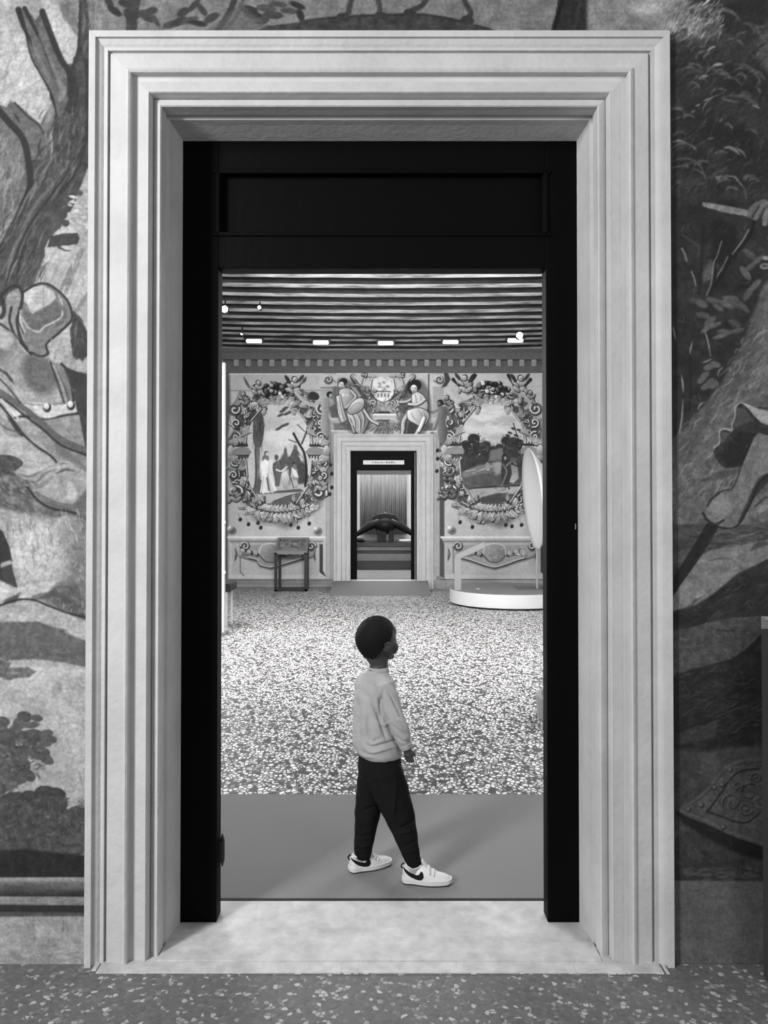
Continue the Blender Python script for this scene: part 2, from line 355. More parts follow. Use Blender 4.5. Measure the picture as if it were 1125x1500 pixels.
    c.line([(2,585),(15,600),(26,612)], 3.5, 190, .8); c.line([(0,592),(16,612),(34,636),(52,653),(72,666),(82,676),(84,681),(100,681),(130,693)], 3.6, 34, .95)
    c.line([(10,609),(24,628),(34,641)], 5, 36, .9, taper=2); c.line([(0,555),(14,570),(30,590)], 2.6, 40, .85); c.line([(4,548),(20,566),(30,586)], 2, 175, .6); c.line([(8,545),(20,562)], 5, 34, .8, taper=2); c.line([(-2,540),(10,548)], 4, 45, .8)
    c.poly([(-5,618),(12,640),(34,640),(60,662),(80,676),(60,688),(30,684),(14,676),(-5,674)], 158, 3, tex=12, tcell=14); c.line([(0,620),(10,628),(30,634)], 2.5, 75, .8)
    # sleeve
    c.poly([(24,690),(40,680),(60,684),(80,678),(104,680),(130,692),(130,762),(112,757),(88,748),(66,744),(50,732),(36,712)], 150, 2, tex=8, tcell=10)
    for p, w, v in (([(30,686),(50,690),(74,680)],6,182), ([(56,708),(70,692),(88,684),(104,682)],4,186), ([(26,694),(44,698),(60,690)],3,86), ([(30,702),(52,706),(66,694),(84,686)],5,96), ([(82,694),(96,688),(110,690)],4,62), ([(36,714),(58,712),(78,698)],7,110), ([(100,706),(106,722),(98,730)],14,182), ([(52,720),(80,740),(120,742)],12,92), ([(112,700),(128,706)],5,180)): c.line(p, w, v, .75, taper=2)
    c.poly([(128,715),(104,742),(60,738),(90,752),(130,764)], 86, 4, .8)
    c.poly([(-5,668),(18,669),(30,677),(22,690),(36,706),(46,722),(60,735),(100,752),(60,770),(-5,760)], 98, 4, tex=26, tcell=8); c.poly([(-5,670),(17,669),(30,678),(20,690),(24,698),(8,694),(-5,700)], 66, 2, tex=20, tcell=4); c.strokes(0, 700, 45, 745, 60, .9, .6, 5, 16, 3, 55, 130, .45); c.line([(0,668),(18,669),(32,678),(22,688)], 3, 38, .8)
    c.line([(40,714),(56,733),(76,745),(104,750),(118,757),(131,762)], 3.6, 36, .95)
    # horse flank and leg
    c.poly([(-5,742),(28,752),(62,756),(100,760),(131,768),(131,906),(104,900),(78,888),(56,880),(36,878),(26,862),(18,828),(12,800),(-5,775)], 152, 7, tex=14, tcell=12)
    c.poly([(18,765),(40,770),(70,768),(86,800),(84,842),(50,850),(28,846),(20,810)], 188, 12, .9, True, tex=8); c.poly([(104,768),(131,768),(131,900),(96,895),(100,830)], 118, 16, .8, True, tex=20); c.poly([(60,870),(112,852),(128,905),(84,892)], 82, 9, .8, True, tex=18)
    c.strokes(0, 745, 128, 790, 60, 1.35, .3, 6, 22, 2.5, 95, 190, .4); c.strokes(10, 780, 128, 900, 120, 1.5, .5, 4, 14, 2, 110, 195, .35)
    c.poly([(-5,772),(4,778),(14,802),(18,822),(-5,824)], 45, 1.5); c.poly([(-5,824),(16,820),(20,840),(26,860),(-5,848)], 60, 2); c.line([(-3,830),(8,826),(14,824)], 6, 172, .8)
    c.poly([(-5,850),(20,862),(60,852),(84,850),(70,870),(40,880),(20,872),(-5,884)], 178, 3, tex=14, tcell=8); c.poly([(-5,862),(14,866),(2,878)], 190, 3); c.poly([(8,878),(30,868),(24,882),(4,886)], 62, 3, .8); c.line([(50,876),(80,870),(100,880)], 8, 70, .6)
    c.line([(-3,888),(14,882),(30,878),(50,879),(72,888),(100,898),(131,906)], 3, 38, .95)
    c.line([(2,800),(2,845),(24,860)], 1.8, 38, .8)
    # hills and sky of the lower landscape
    c.poly([(-5,892),(30,882),(52,882),(78,892),(131,912),(131,950),(90,940),(60,916),(-5,914)], 162, 3, tex=14); c.line([(20,892),(40,896)], 14, 142, .5)
    c.poly([(-5,911),(30,911),(58,910),(72,916),(96,922),(116,932),(131,940),(131,978),(100,972),(62,966),(30,966),(10,968),(-5,962)], 96, 2.5, tex=12, rag=1.5)
    c.poly([(95,925),(131,908),(131,940),(112,934)], 178, 4)
    c.poly([(-5,968),(28,974),(131,980),(131,1300),(-5,1300)], 176, 4, v2=160, tex=14, tcell=40)
    c.poly([(-5,965),(16,970),(14,978),(40,977),(53,984),(44,992),(10,996),(-5,992)], 100, 3, tex=16, rag=1.5); c.ell(20, 986, 10, 2, 150, alpha=.6)
    c.strokes(0, 1000, 125, 1180, 70, 1.4, .8, 10, 30, 8, 150, 190, .18); c.ell(83, 1010, 7, 13, 140, .3, 4, .5); c.ell(88, 1008, 4, 8, 120, -.3, 3, .5); c.line([(116,1130),(120,1150)], 3, 125, .6)
    # trees at the bottom
    def lobes(L, v):
        for (x, y, rx, ry, a) in L:
            c.ell(x, y, rx, ry, v+random.uniform(-10, 10), a, 1.4); c.ell(x-rx*.2, y-ry*.25, rx*.6, ry*.45, v+16, a, 4, .6)
    c.poly([(-5,1050),(8,1052),(12,1066),(24,1060),(40,1075),(52,1095),(40,1110),(30,1150),(20,1158),(-5,1165)], 84, 2, tex=16, tcell=6, rag=3)
    lobes([(36,1050,11,8,.2),(54,1052,9,5,.1),(46,1062,12,5,-.1),(28,1060,9,9,.8),(50,1078,16,10,.1),(68,1075,10,6,-.2),(72,1083,12,6,.1),(66,1090,10,5,-.1),(42,1092,13,6,-.3),(56,1104,18,9,.25),(68,1112,12,7,.55),(60,1100,14,6,.2),(34,1120,12,10,.9),(42,1136,11,8,.6),(30,1140,10,8,.3),(20,1100,14,10,0),(10,1080,14,12,0),(6,1056,9,6,.4)], 76)
    c.ell(28, 1091, 5, 2.2, 165, alpha=.9); c.ell(34, 1084, 4, 2, 165, alpha=.0); c.strokes(0, 1085, 60, 1140, 50, .3, .9, 5, 16, 3, 46, 115, .45)
    c.poly([(-5,1166),(16,1160),(30,1162),(50,1160),(60,1152),(80,1156),(92,1162),(98,1170),(96,1184),(104,1186),(112,1182),(126,1184),(126,1252),(-5,1262)], 74, 2, tex=14, tcell=7, rag=2.5)
    lobes([(66,1158,14,7,0),(84,1162,13,8,.3),(88,1176,12,9,.5),(24,1168,14,8,-.1),(44,1166,12,8,.2),(112,1190,12,9,.1),(70,1178,16,9,0)], 62)
    c.strokes(0, 1170, 122, 1250, 170, .7, 1.2, 4, 14, 2.4, 44, 112, .4)
    c.poly([(-5,1246),(40,1244),(90,1250),(126,1252),(126,1287),(-5,1287)], 38, 5, tex=7)
    # painted parapet
    c.poly([(-5,1286),(128,1285),(128,1314),(-5,1314)], 132, 1.5, v2=48, tex=14, tcell=8, tax=5); c.line([(-5,1289),(60,1288),(128,1289)], 5, 160, .6, soft=3)
    c.poly([(-5,1313),(128,1314),(128,1327),(-5,1327)], 134, 1.5, tex=12, tax=4); c.poly([(-5,1325),(128,1326),(128,1338),(-5,1338)], 46, 2); c.poly([(-5,1336),(128,1337),(128,1344),(-5,1344)], 82, 2, tex=10)
    c.poly([(-5,1343),(128,1342),(128,1415),(-5,1415)], 155, 2.5, tex=15, tcell=20); c.ell(66, 1365, 16, 14, 178, 0, 8, .5); c.line([(49,1345),(50,1380)], 4, 125, .5); c.line([(93,1350),(92,1364)], 2, 90, .7); c.strokes(0, 1385, 125, 1410, 20, 0, .2, 10, 40, 4, 130, 175, .4)
def paint_right(c):
    c.poly([(960,-5),(1130,-5),(1130,1500),(960,1500)], 46, tex=9, tcell=30)
    c.poly([(940,-5),(1010,-5),(1060,20),(1130,28),(1130,110),(1090,70),(1000,60),(985,60),(960,48)], 78, 9, .9, tex=20, tcell=10)
    c.poly([(860,-5),(1012,-5),(1000,22),(985,46),(860,46)], 132, 6, tex=16, tcell=14); c.ell(945, 12, 22, 12, 190, 0, 8, .7)
    def arc(cx, cy, r, a0, a1, w, v, al=.8, n=6, ry=None):
        ry = ry or r; c.line([(cx+r*math.cos(a0+(a1-a0)*i/n), cy+ry*math.sin(a0+(a1-a0)*i/n)) for i in range(n+1)], w, v, al, taper=2)
    # boughs of hanging foliage: dark heads with pale broken rims
    for (x, y, rx, ry, v) in ((1088,30,34,30,38),(1072,80,40,34,52),(1080,130,48,40,36),(1020,110,34,40,44),(1090,170,44,34,48),(1020,180,30,34,36),(1068,200,36,24,30),(1015,235,26,22,30),(1095,240,34,28,34)):
        c.ell(x, y, rx, ry, v, .2, 10, .85)
    c.strokes(985, 20, 1125, 300, 240, 2.4, .5, 8, 24, 3.5, 28, 66, .5)
    random.seed(5)
    c.strokes(985, 0, 1062, 48, 90, 2.35, .35, 8, 22, 3.2, 85, 150, .6); c.strokes(975, 20, 1035, 50, 30, 2.2, .3, 8, 16, 3, 120, 175, .6)
    for (x, y, a0, a1, r, w, v) in ((1058,72,3.3,4.7,26,3.5,110),(1062,62,3.4,4.4,22,3,88),(1090,60,4.6,6.2,26,7,72),(1058,42,4.0,5.9,28,6,90),(1054,118,3.6,4.6,22,2.6,112),(1080,128,4.5,6.2,34,6,76),(1060,170,3.3,4.5,32,2.4,108),(1075,190,4.3,5.6,50,3.5,82),(1001,232,3.5,5.9,22,4,82),(1075,236,4.4,6.0,18,4,104),(1020,130,3.6,5.4,26,4,62),(1002,262,4.0,6.1,30,3.5,76)):
        arc(x, y, r, a0, a1, w, v)
    for p, w, v in (([(1036,75),(1042,70),(1048,68)],3.4,150), ([(1044,96),(1052,94),(1058,94)],4.5,150), ([(1024,116),(1030,112),(1037,111)],4.6,128), ([(1019,156),(1026,152)],3.2,122), ([(1057,144),(1066,147),(1082,150)],3,92), ([(1102,154),(1108,156),(1112,159)],3.6,118), ([(1030,148),(1044,143)],3,112), ([(1012,165),(1018,162)],4,96), ([(983,209),(994,206),(1006,209)],3.4,108), ([(1015,214),(1020,219)],4,92), ([(1060,216),(1072,217),(1084,227)],4.5,110), ([(1052,178),(1060,173)],4,78), ([(1110,128),(1114,136)],5,82), ([(1120,62),(1118,54),(1108,44)],5,86), ([(1036,204),(1046,202)],4,84), ([(1030,8),(1036,2),(1042,-2)],3,190), ([(1008,44),(1012,38)],3.2,170), ([(994,36),(1002,30)],5,120)):
        c.line(p, w, v, .9, taper=2)
    c.ell(1057, 261, 9, 3.8, 108, .1); c.line([(1066,258),(1076,259),(1082,266),(1091,276)], 3, 112, .9, taper=2); c.line([(1091,278),(1094,292)], 3, 80, .8); c.line([(984,246),(1004,242),(1008,246)], 2.5, 88, .8); c.ell(994, 266, 5, 3, 70); c.line([(1013,246),(1030,254),(1034,264)], 3, 82, .8, taper=2); c.line([(984,212),(984,262)], 1.5, 66, .8)
    random.seed(17)
    for k in range(46):
        x = random.uniform(988, 1120); y = random.uniform(40, 285); r = random.uniform(7, 16); a = random.uniform(3.4, 4.6)
        arc(x, y, r, a, a+random.uniform(.9, 1.8), random.uniform(1.6, 3.4), random.uniform(62, 96), .65)
        for j in range(5):
            q = a+j*.35; c.ell(x+r*math.cos(q)*1.05, y+r*math.sin(q)*1.05, 3.6, 1.7, random.uniform(52, 104), q+1.2, 1.4, .6)
    # dark thicket
    c.poly([(985,290),(1125,290),(1125,400),(1100,470),(1070,540),(1030,600),(985,645)], 40, 10, tex=9, tcell=14)
    c.poly([(1040,330),(1056,320),(1080,340),(1078,380),(1058,390),(1046,370)], 26, 8, .8, True); c.poly([(1028,400),(1040,380),(1052,388),(1040,410),(1030,415)], 84, 5, .9, tex=10)
    c.poly([(1029,296),(1062,301),(1096,308),(1095,317),(1060,311),(1029,302)], 116, 1.2, tex=12, tcell=4)
    c.ell(1110, 309, 16, 12, 84, -.5); c.line([(1096,316),(1106,300),(1120,294)], 5, 96); c.line([(1106,322),(1114,304),(1126,296)], 5, 104); c.line([(1120,328),(1122,312),(1130,306)], 7, 110); c.line([(1102,318),(1112,302)], 1.6, 30); c.line([(1112,322),(1120,306)], 1.6, 28)
    c.line([(1105,325),(1098,345),(1086,362),(1072,374),(1060,400),(1046,420)], 5, 22, .95); c.line([(1097,336),(1088,352),(1073,372)], 1.8, 128, .9); c.line([(1066,376),(1058,392),(1049,407)], 2, 108, .9)
    c.line([(1062,345),(1056,368),(1048,382),(1046,410),(1042,430)], 5, 26, .9); c.line([(1057,354),(1050,376),(1046,384),(1042,414),(1035,432)], 2, 116, .9); c.line([(1033,355),(1048,336),(1060,340)], 2, 24, .8)
    c.line([(999,364),(1003,372),(1006,382)], 2.6, 118, .9); c.line([(1013,398),(1017,408),(1019,418)], 2, 130, .9); c.line([(1000,345),(1012,352),(1024,362),(1022,376)], 3, 62, .8); c.line([(1030,330),(1028,380),(1024,430)], 4, 28, .8)
    for x, y, a in ((1018,440,0),(1028,445,.4),(1044,440,.2),(1052,450,.6),(1070,438,.1),(1064,446,.4),(1080,446,.5),(1090,450,.8),(1040,470,-.6),(1048,476,-.4),(1036,480,-.7),(1062,486,.1),(1056,492,-.3),(1076,474,.5),(1080,484,-.2),(1030,462,.2),(1100,390,-.7),(1112,380,-.6),(1096,430,-1.),(1106,418,-.8),(1092,400,.9),(1098,372,.7)):
        c.ell(x, y, random.uniform(8, 13), random.uniform(3.5, 5.5), random.uniform(62, 88), a, 1.4); c.line([(x-7*math.cos(a), y-7*math.sin(a)), (x+7*math.cos(a), y+7*math.sin(a))], 1.2, 105, .4)
    c.ell(1122, 378, 5, 3, 130); c.ell(1120, 390, 7, 4.5, 118); c.ell(1120, 390, 4, 2, 60)
    # sunlit bank
    c.poly([(1130,402),(1118,420),(1108,448),(1098,476),(1092,500),(1076,526),(1060,556),(1040,584),(1020,606),(1000,628),(984,645),(984,770),(1130,770)], 92, 5, tex=18, tcell=9, rag=2)
    c.poly([(1100,560),(1060,580),(1036,620),(1020,660),(985,690),(985,640),(1030,600),(1060,556),(1088,505),(1105,450),(1125,420)], 64, 9, .5, tex=10)
    c.strokes(1000, 440, 1125, 720, 170, 2.25, .25, 8, 34, 3, 62, 142, .42, mask=lambda x, y: x > 984+(640-y)*.7)
    c.poly([(1030,700),(1060,688),(1088,688),(1060,702),(1030,706),(1018,702)], 66, 5, .8)
    for x, y, a in ((1038,538,-.3),(1048,534,.3),(1032,550,-.6),(1028,556,-.7),(1040,560,-.7),(1046,564,-.6),(1034,566,-.5),(1100,530,.2),(1092,548,-.5)):
        c.ell(x, y, 8, 4.4, 84, a, 1.2); c.line([(x-6*math.cos(a), y-6*math.sin(a)-2), (x+6*math.cos(a), y+6*math.sin(a)-2)], 1, 112, .5)
    for p in ([(1032,484),(1037,500),(1041,522)], [(1029,531),(1036,529),(1041,526)], [(986,478),(990,500)], [(998,548),(1000,562),(1001,575)], [(1000,585),(999,610),(995,635)], [(1014,500),(1010,520)]): c.line(p, 2.2, 150, .85, taper=2)
    c.line([(1010,520),(1012,570),(1010,600)], 3, 26, .8)
    # coat tail
    c.poly([(1078,594),(1086,590),(1096,596),(1108,612),(1125,622),(1130,624),(1130,650),(1112,648),(1098,672),(1086,684),(1062,686),(1054,680),(1045,664),(1047,656),(1053,650),(1054,630),(1064,630),(1072,634),(1074,612)], 46, 1.3, tex=7)
    c.poly([(1079,596),(1092,600),(1104,616),(1080,626),(1074,630),(1074,612)], 72, 3, .9); c.poly([(1056,632),(1070,634),(1060,648),(1056,648)], 78, 2, .9); c.poly([(1110,636),(1085,632),(1060,656),(1052,664),(1066,684),(1088,682),(1100,660)], 32, 3, .9)
    c.poly([(1086,590),(1100,594),(1112,600),(1130,603),(1130,625),(1114,618),(1106,610),(1096,598)], 150, 1.4, tex=10); c.line([(1130,598),(1118,598),(1112,597)], 2.4, 30, .8)
    c.line([(1098,596),(1086,590),(1078,596),(1076,612),(1072,622),(1072,630),(1062,628),(1054,632),(1054,648),(1046,656)], 1.8, 172, .85)
    # forearm and fist with the staff
    c.poly([(1105,640),(1112,634),(1130,640),(1130,688),(1112,708),(1104,728),(1092,750),(1082,768),(1070,774),(1056,772),(1040,766),(1034,752),(1036,740),(1050,724),(1072,716),(1080,700),(1086,684),(1096,662)], 106, 1.4, tex=12, tcell=8)
    c.poly([(1130,690),(1110,700),(1094,736),(1080,768),(1086,764),(1106,728),(1130,700)], 42, 3, .9); c.ell(1056, 742, 17, 15, 124, 0, 6, .8); c.poly([(1130,650),(1110,668),(1096,700),(1106,706),(1130,680)], 118, 8, .6)
    c.line([(1130,690),(1112,708),(1100,736),(1084,766),(1070,774),(1054,772)], 2.4, 24, .9); c.line([(1052,722),(1062,718),(1072,716),(1080,700),(1092,664)], 1.8, 28, .9); c.line([(1036,742),(1042,732),(1054,722)], 3, 30, .8); c.line([(1030,752),(1036,762),(1048,768),(1060,762)], 4, 30, .8)
    c.poly([(984,770),(1036,766),(1060,776),(1130,762),(1130,830),(984,830)], 66, 3, tex=14, tcell=9, tax=3)
    c.strokes(990, 775, 1120, 828, 60, -.12, .15, 14, 50, 3.5, 46, 108, .5)
    c.poly([(984,896),(984,860),(1014,822),(1040,806),(1090,798),(1130,790),(1130,816),(1080,840),(1050,866),(1024,884)], 112, 3, tex=14, tcell=12); c.line([(1036,822),(1056,818),(1072,819)], 3, 72, .8, taper=2); c.line([(1100,806),(1112,798),(1130,796)], 8, 60, .8, taper=2); c.line([(1116,742),(1126,732)], 5, 120, .8); c.line([(1106,742),(1120,730),(1130,728)], 2, 34, .8); c.ell(1118, 745, 9, 4, 128, -.6)
    c.poly([(1036,766),(1054,770),(1036,800),(1018,828),(1000,852),(984,876),(984,850),(1008,812)], 30, 1.3, tex=5); c.line([(1050,772),(1014,832),(990,868)], 1.4, 60, .5)
    # dark cloak forms below
    c.poly([(984,898),(1008,892),(1034,882),(1056,864),(1078,848),(1100,832),(1130,816),(1130,912),(1100,902),(1060,905),(1030,914),(1000,922),(984,926)], 38, 1.6, tex=8, tcell=12)
    c.strokes(1000, 850, 1120, 915, 50, -.5, .25, 12, 36, 3, 24, 62, .5, mask=lambda x, y: y > 900-(x-984)*.5)
    c.poly([(984,924),(1010,920),(1038,912),(1070,906),(1118,902),(1118,930),(1092,950),(1074,964),(1044,972),(1010,980),(984,992)], 70, 2, tex=12); c.strokes(990, 915, 1100, 975, 40, .3, .8, 6, 22, 3, 56, 98, .35); c.line([(1034,913),(1050,923),(1076,924)], 1.6, 34, .8); c.line([(1034,913),(1040,916)], 2, 110, .8)
    c.poly([(984,992),(1010,982),(1044,974),(1070,966),(1092,952),(1116,928),(1130,920),(1130,1116),(984,1104)], 33, 2, tex=8, tcell=10)
    c.strokes(986, 985, 1114, 1085, 150, -.28, .35, 8, 30, 3, 22, 62, .45); c.line([(986,1073),(1020,1062),(1046,1054),(1080,1040),(1112,1030)], 2, 22, .8); c.line([(1050,1050),(1080,1038),(1100,1034)], 3, 62, .6); c.poly([(990,1076),(1050,1056),(1048,1080),(990,1092)], 56, 5, .7, tex=8)
    c.poly([(984,1098),(1040,1100),(1110,1090),(1130,1100),(1130,1292),(984,1292)], 60, 8, v2=46, tex=10, tcell=14); c.strokes(990, 1110, 1040, 1280, 40, 1.2, 1, 6, 20, 4, 48, 86, .3)
    # carved cartouche tip
    c.poly([(992,1190),(1040,1214),(1080,1232),(1120,1246),(1120,1262),(1070,1246),(1030,1224),(1000,1206)], 22, 5, .9)
    c.poly([(992,1187),(1008,1176),(1030,1160),(1048,1138),(1062,1122),(1082,1113),(1102,1111),(1130,1116),(1130,1244),(1100,1234),(1070,1224),(1036,1207),(1006,1197)], 70, 1.5, tex=9)
    c.line([(992,1190),(1010,1200),(1040,1212),(1080,1230),(1130,1246)], 4, 22, .9); c.line([(996,1187),(1030,1200),(1070,1219),(1116,1234)], 2, 96, .6)
    c.line([(1036,1190),(1056,1162),(1068,1144),(1084,1130),(1112,1126)], 2.6, 26, .9); c.line([(1036,1189),(1060,1197),(1078,1204),(1096,1204),(1114,1190)], 2.4, 26, .9); c.line([(1012,1180),(1040,1158),(1058,1134),(1080,1120),(1120,1116)], 1.6, 38, .7)
    for x, y in ((1009,1186),(1028,1180),(1047,1154),(1070,1128),(1060,1212),(1058,1150)): c.ell(x, y, 4, 4, 40); c.ell(x-1, y-1, 2.4, 2.4, 92)
    def scroll(x, y, r, a, d, w, v, t=1.4):
        c.line([(x+r*(1-i/13)*math.cos(a+d*i*t*2*math.pi/12), y+r*(1-i/13)*math.sin(a+d*i*t*2*math.pi/12)) for i in range(12)], w, v, .85)
    for (x, y, r, a, d) in ((1072,1176,15,2.8,1),(1098,1160,14,5.2,-1),(1092,1184,11,.4,1),(1108,1140,9,3,1),(1080,1152,8,1,-1)):
        scroll(x+1, y+1, r, a, d, 2.2, 28); scroll(x, y-1, r, a, d, 1.4, 92)
    c.strokes(1060, 1140, 1114, 1196, 30, .8, 1.5, 5, 14, 2, 30, 88, .5)
    c.poly([(984,1290),(1130,1291),(1130,1412),(984,1412)], 86, 2, tex=5, tcell=40); c.strokes(990, 1270, 1110, 1290, 20, 0, .3, 10, 26, 5, 60, 84, .4)
def paint_top(c):
    c.poly([(125,-5),(1000,-5),(880,46),(125,48)], 118, 1, tex=14, tcell=14)
    c.poly([(132,-5),(152,-5),(148,48),(132,48)], 120, 3, tex=20); c.line([(120,-2),(122,48)], 5, 60)
    random.seed(3)
    for x, y, a in ((160,4,1.),(168,16,.6),(182,5,.3),(188,22,1.),(196,34,1.5),(206,20,-.4),(216,26,.5),(222,16,-.3),(228,30,1.),(250,36,-.3),(262,32,-.4),(278,30,-.3),(290,34,.2),(268,18,-.6),(284,8,-.8),(296,14,.9),(310,26,-.5),(390,12,.1),(408,6,.15),(400,22,.1),(424,16,.1),(436,8,.4),(364,14,.2),(372,22,.1),(384,30,-.1),(440,22,1.2)):
        c.ell(x, y, random.uniform(9, 15), random.uniform(4, 6), random.uniform(40, 70), a, 1.6)
    c.poly([(186,-5),(206,-5),(200,44),(184,46)], 52, 2, .9); c.line([(345,-4),(335,20),(318,46)], 9, 50); c.line([(358,-4),(346,24),(328,46)], 4, 72); c.poly([(300,46),(340,16),(352,0),(370,20),(400,46)], 84, 5, .6)
    c.poly([(370,48),(392,38),(440,32),(470,26),(520,22),(570,20),(620,19),(660,26),(700,36),(732,46),(732,48)], 58, 1.6, tex=12, tcell=8, rag=1); c.line([(440,30),(520,24),(620,22),(690,34)], 3, 30, .6)
    for P in ([(516,-4),(512,10),(510,20),(500,24)], [(553,-4),(556,10),(556,22)], [(626,-4),(618,8),(606,14),(598,18)], [(678,-4),(686,12),(690,20),(682,28)]):
        c.line(P, 8, 52, .95); c.ell(P[-1][0]+3, P[-1][1]+1, 10, 6, 50, .2); c.line([(P[0][0]-2, P[0][1]), (P[-1][0]-1, P[-1][1]-5)], 2, 92, .5)
    c.poly([(818,-5),(874,-5),(872,20),(862,46),(806,46),(814,20)], 40, 1.5, tex=8); c.line([(824,0),(812,44)], 5, 18); c.line([(850,0),(842,44)], 5, 62, .5)
    c.poly([(874,-5),(900,-5),(900,46),(866,46)], 108, 3, tex=12)
paint_top(NC); paint_left(NC); paint_right(NC)
_h, _w = NC.a.shape
NC.a *= 1+.10*vnoise(_h, _w, 9, 3, 5)+.07*vnoise(_h, _w, 4, 2, 6, 4.0)+.07*vnoise(_h, _w, 22, 3, 8, .4)
for _ in range(900):
    NC.ell(random.uniform(0, 1125), random.uniform(0, 1412), random.uniform(.6, 1.6), random.uniform(.6, 1.4), random.choice((70, 60, 190, 175)), random.random()*3, 1, .22)
for _ in range(160):
    x = random.choice((random.uniform(0, 128), random.uniform(985, 1125))); y = random.uniform(0, 1400); NC.strokes(x, y, x+1, y+1, 1, random.uniform(0, 3), .2, 6, 22, 1, 150, 175, .18, 1.)
# ------------------------------------------------------------------ fresco on the far wall
FC = Canvas(320, 505, 806, 870, 2.5, 172)
def scroll(c, x, y, r, a, d, w=2.2, hi=205, lo=58, turns=1.25):
    n = 14; P = [(x+r*(1-i/(n+2))*math.cos(a+d*i*turns*2*math.pi/n), y+r*(1-i/(n+2))*math.sin(a+d*i*turns*2*math.pi/n)) for i in range(n)]
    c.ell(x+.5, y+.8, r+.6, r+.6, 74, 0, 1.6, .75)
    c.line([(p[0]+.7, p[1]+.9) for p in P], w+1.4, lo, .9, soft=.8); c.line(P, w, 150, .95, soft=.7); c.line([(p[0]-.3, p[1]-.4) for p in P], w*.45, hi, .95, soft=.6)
def acanthus(c, x, y, a, L, bend, wd=5, base=140):
    pts = []
    for i in range(7):
        t = i/6; aa = a+bend*t; pts.append((x, y)); x += math.cos(aa)*L/6; y += math.sin(aa)*L/6
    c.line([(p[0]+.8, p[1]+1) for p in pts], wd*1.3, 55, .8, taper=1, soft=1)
    for i in range(6):
        aa = a+bend*i/6; r = wd*(1-.1*i)*.62
        for s in (-1, 1):
            q = aa+s*.85; cx = pts[i][0]+math.cos(q)*r; cy = pts[i][1]+math.sin(q)*r
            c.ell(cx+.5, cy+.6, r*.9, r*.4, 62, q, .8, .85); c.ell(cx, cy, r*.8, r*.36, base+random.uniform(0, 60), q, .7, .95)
    c.line(pts, wd*.35, 212, .9, taper=1, soft=.6); c.line([(p[0]+.6, p[1]+.6) for p in pts], wd*.18, 70, .7, taper=1, soft=.5)
def putto(c, x, y, s=1, f=1, v=170, wing=True, lean=0):
    def E(dx, dy, rx, ry, vv, a=0, sh=25):
        if sh: c.ell(x+f*dx*s+.5, y+dy*s+.6, rx*s+.9, ry*s+.9, 44, f*a, .8, .8)
        c.ell(x+f*dx*s, y+dy*s, rx*s, ry*s, vv, f*a, .8, 1, sh*2/s*1.0)
    if wing:
        E(9, -6, 6, 2.4, 60, -1.0, 0); E(-9, -7, 6, 2.2, 70, .9, 0)
    E(1, 3, 9.5, 7, 62, 0, 0)
    E(0, 2, 4.6, 6, v, .3+lean); E(-5, 1, 5, 2, v-5, .7); E(5.5, 3, 5, 2, v-15, -.6); E(-2, 9, 6, 2.8, v, .5); E(5, 9, 5.5, 2.6, v-12, -.7); E(-8, 12, 4, 1.9, v-20, -.8)
    E(0, -6, 3.8, 4.2, 66, 0, 0); E(-.8, -5.4, 3, 3.5, v+8); c.ell(x+f*(-1.6)*s, y-5.4*s, .5*s, .5*s, 60); c.line([(x+f*1*s, y-2*s), (x+f*2*s, y+5*s)], .7, 100, .6)
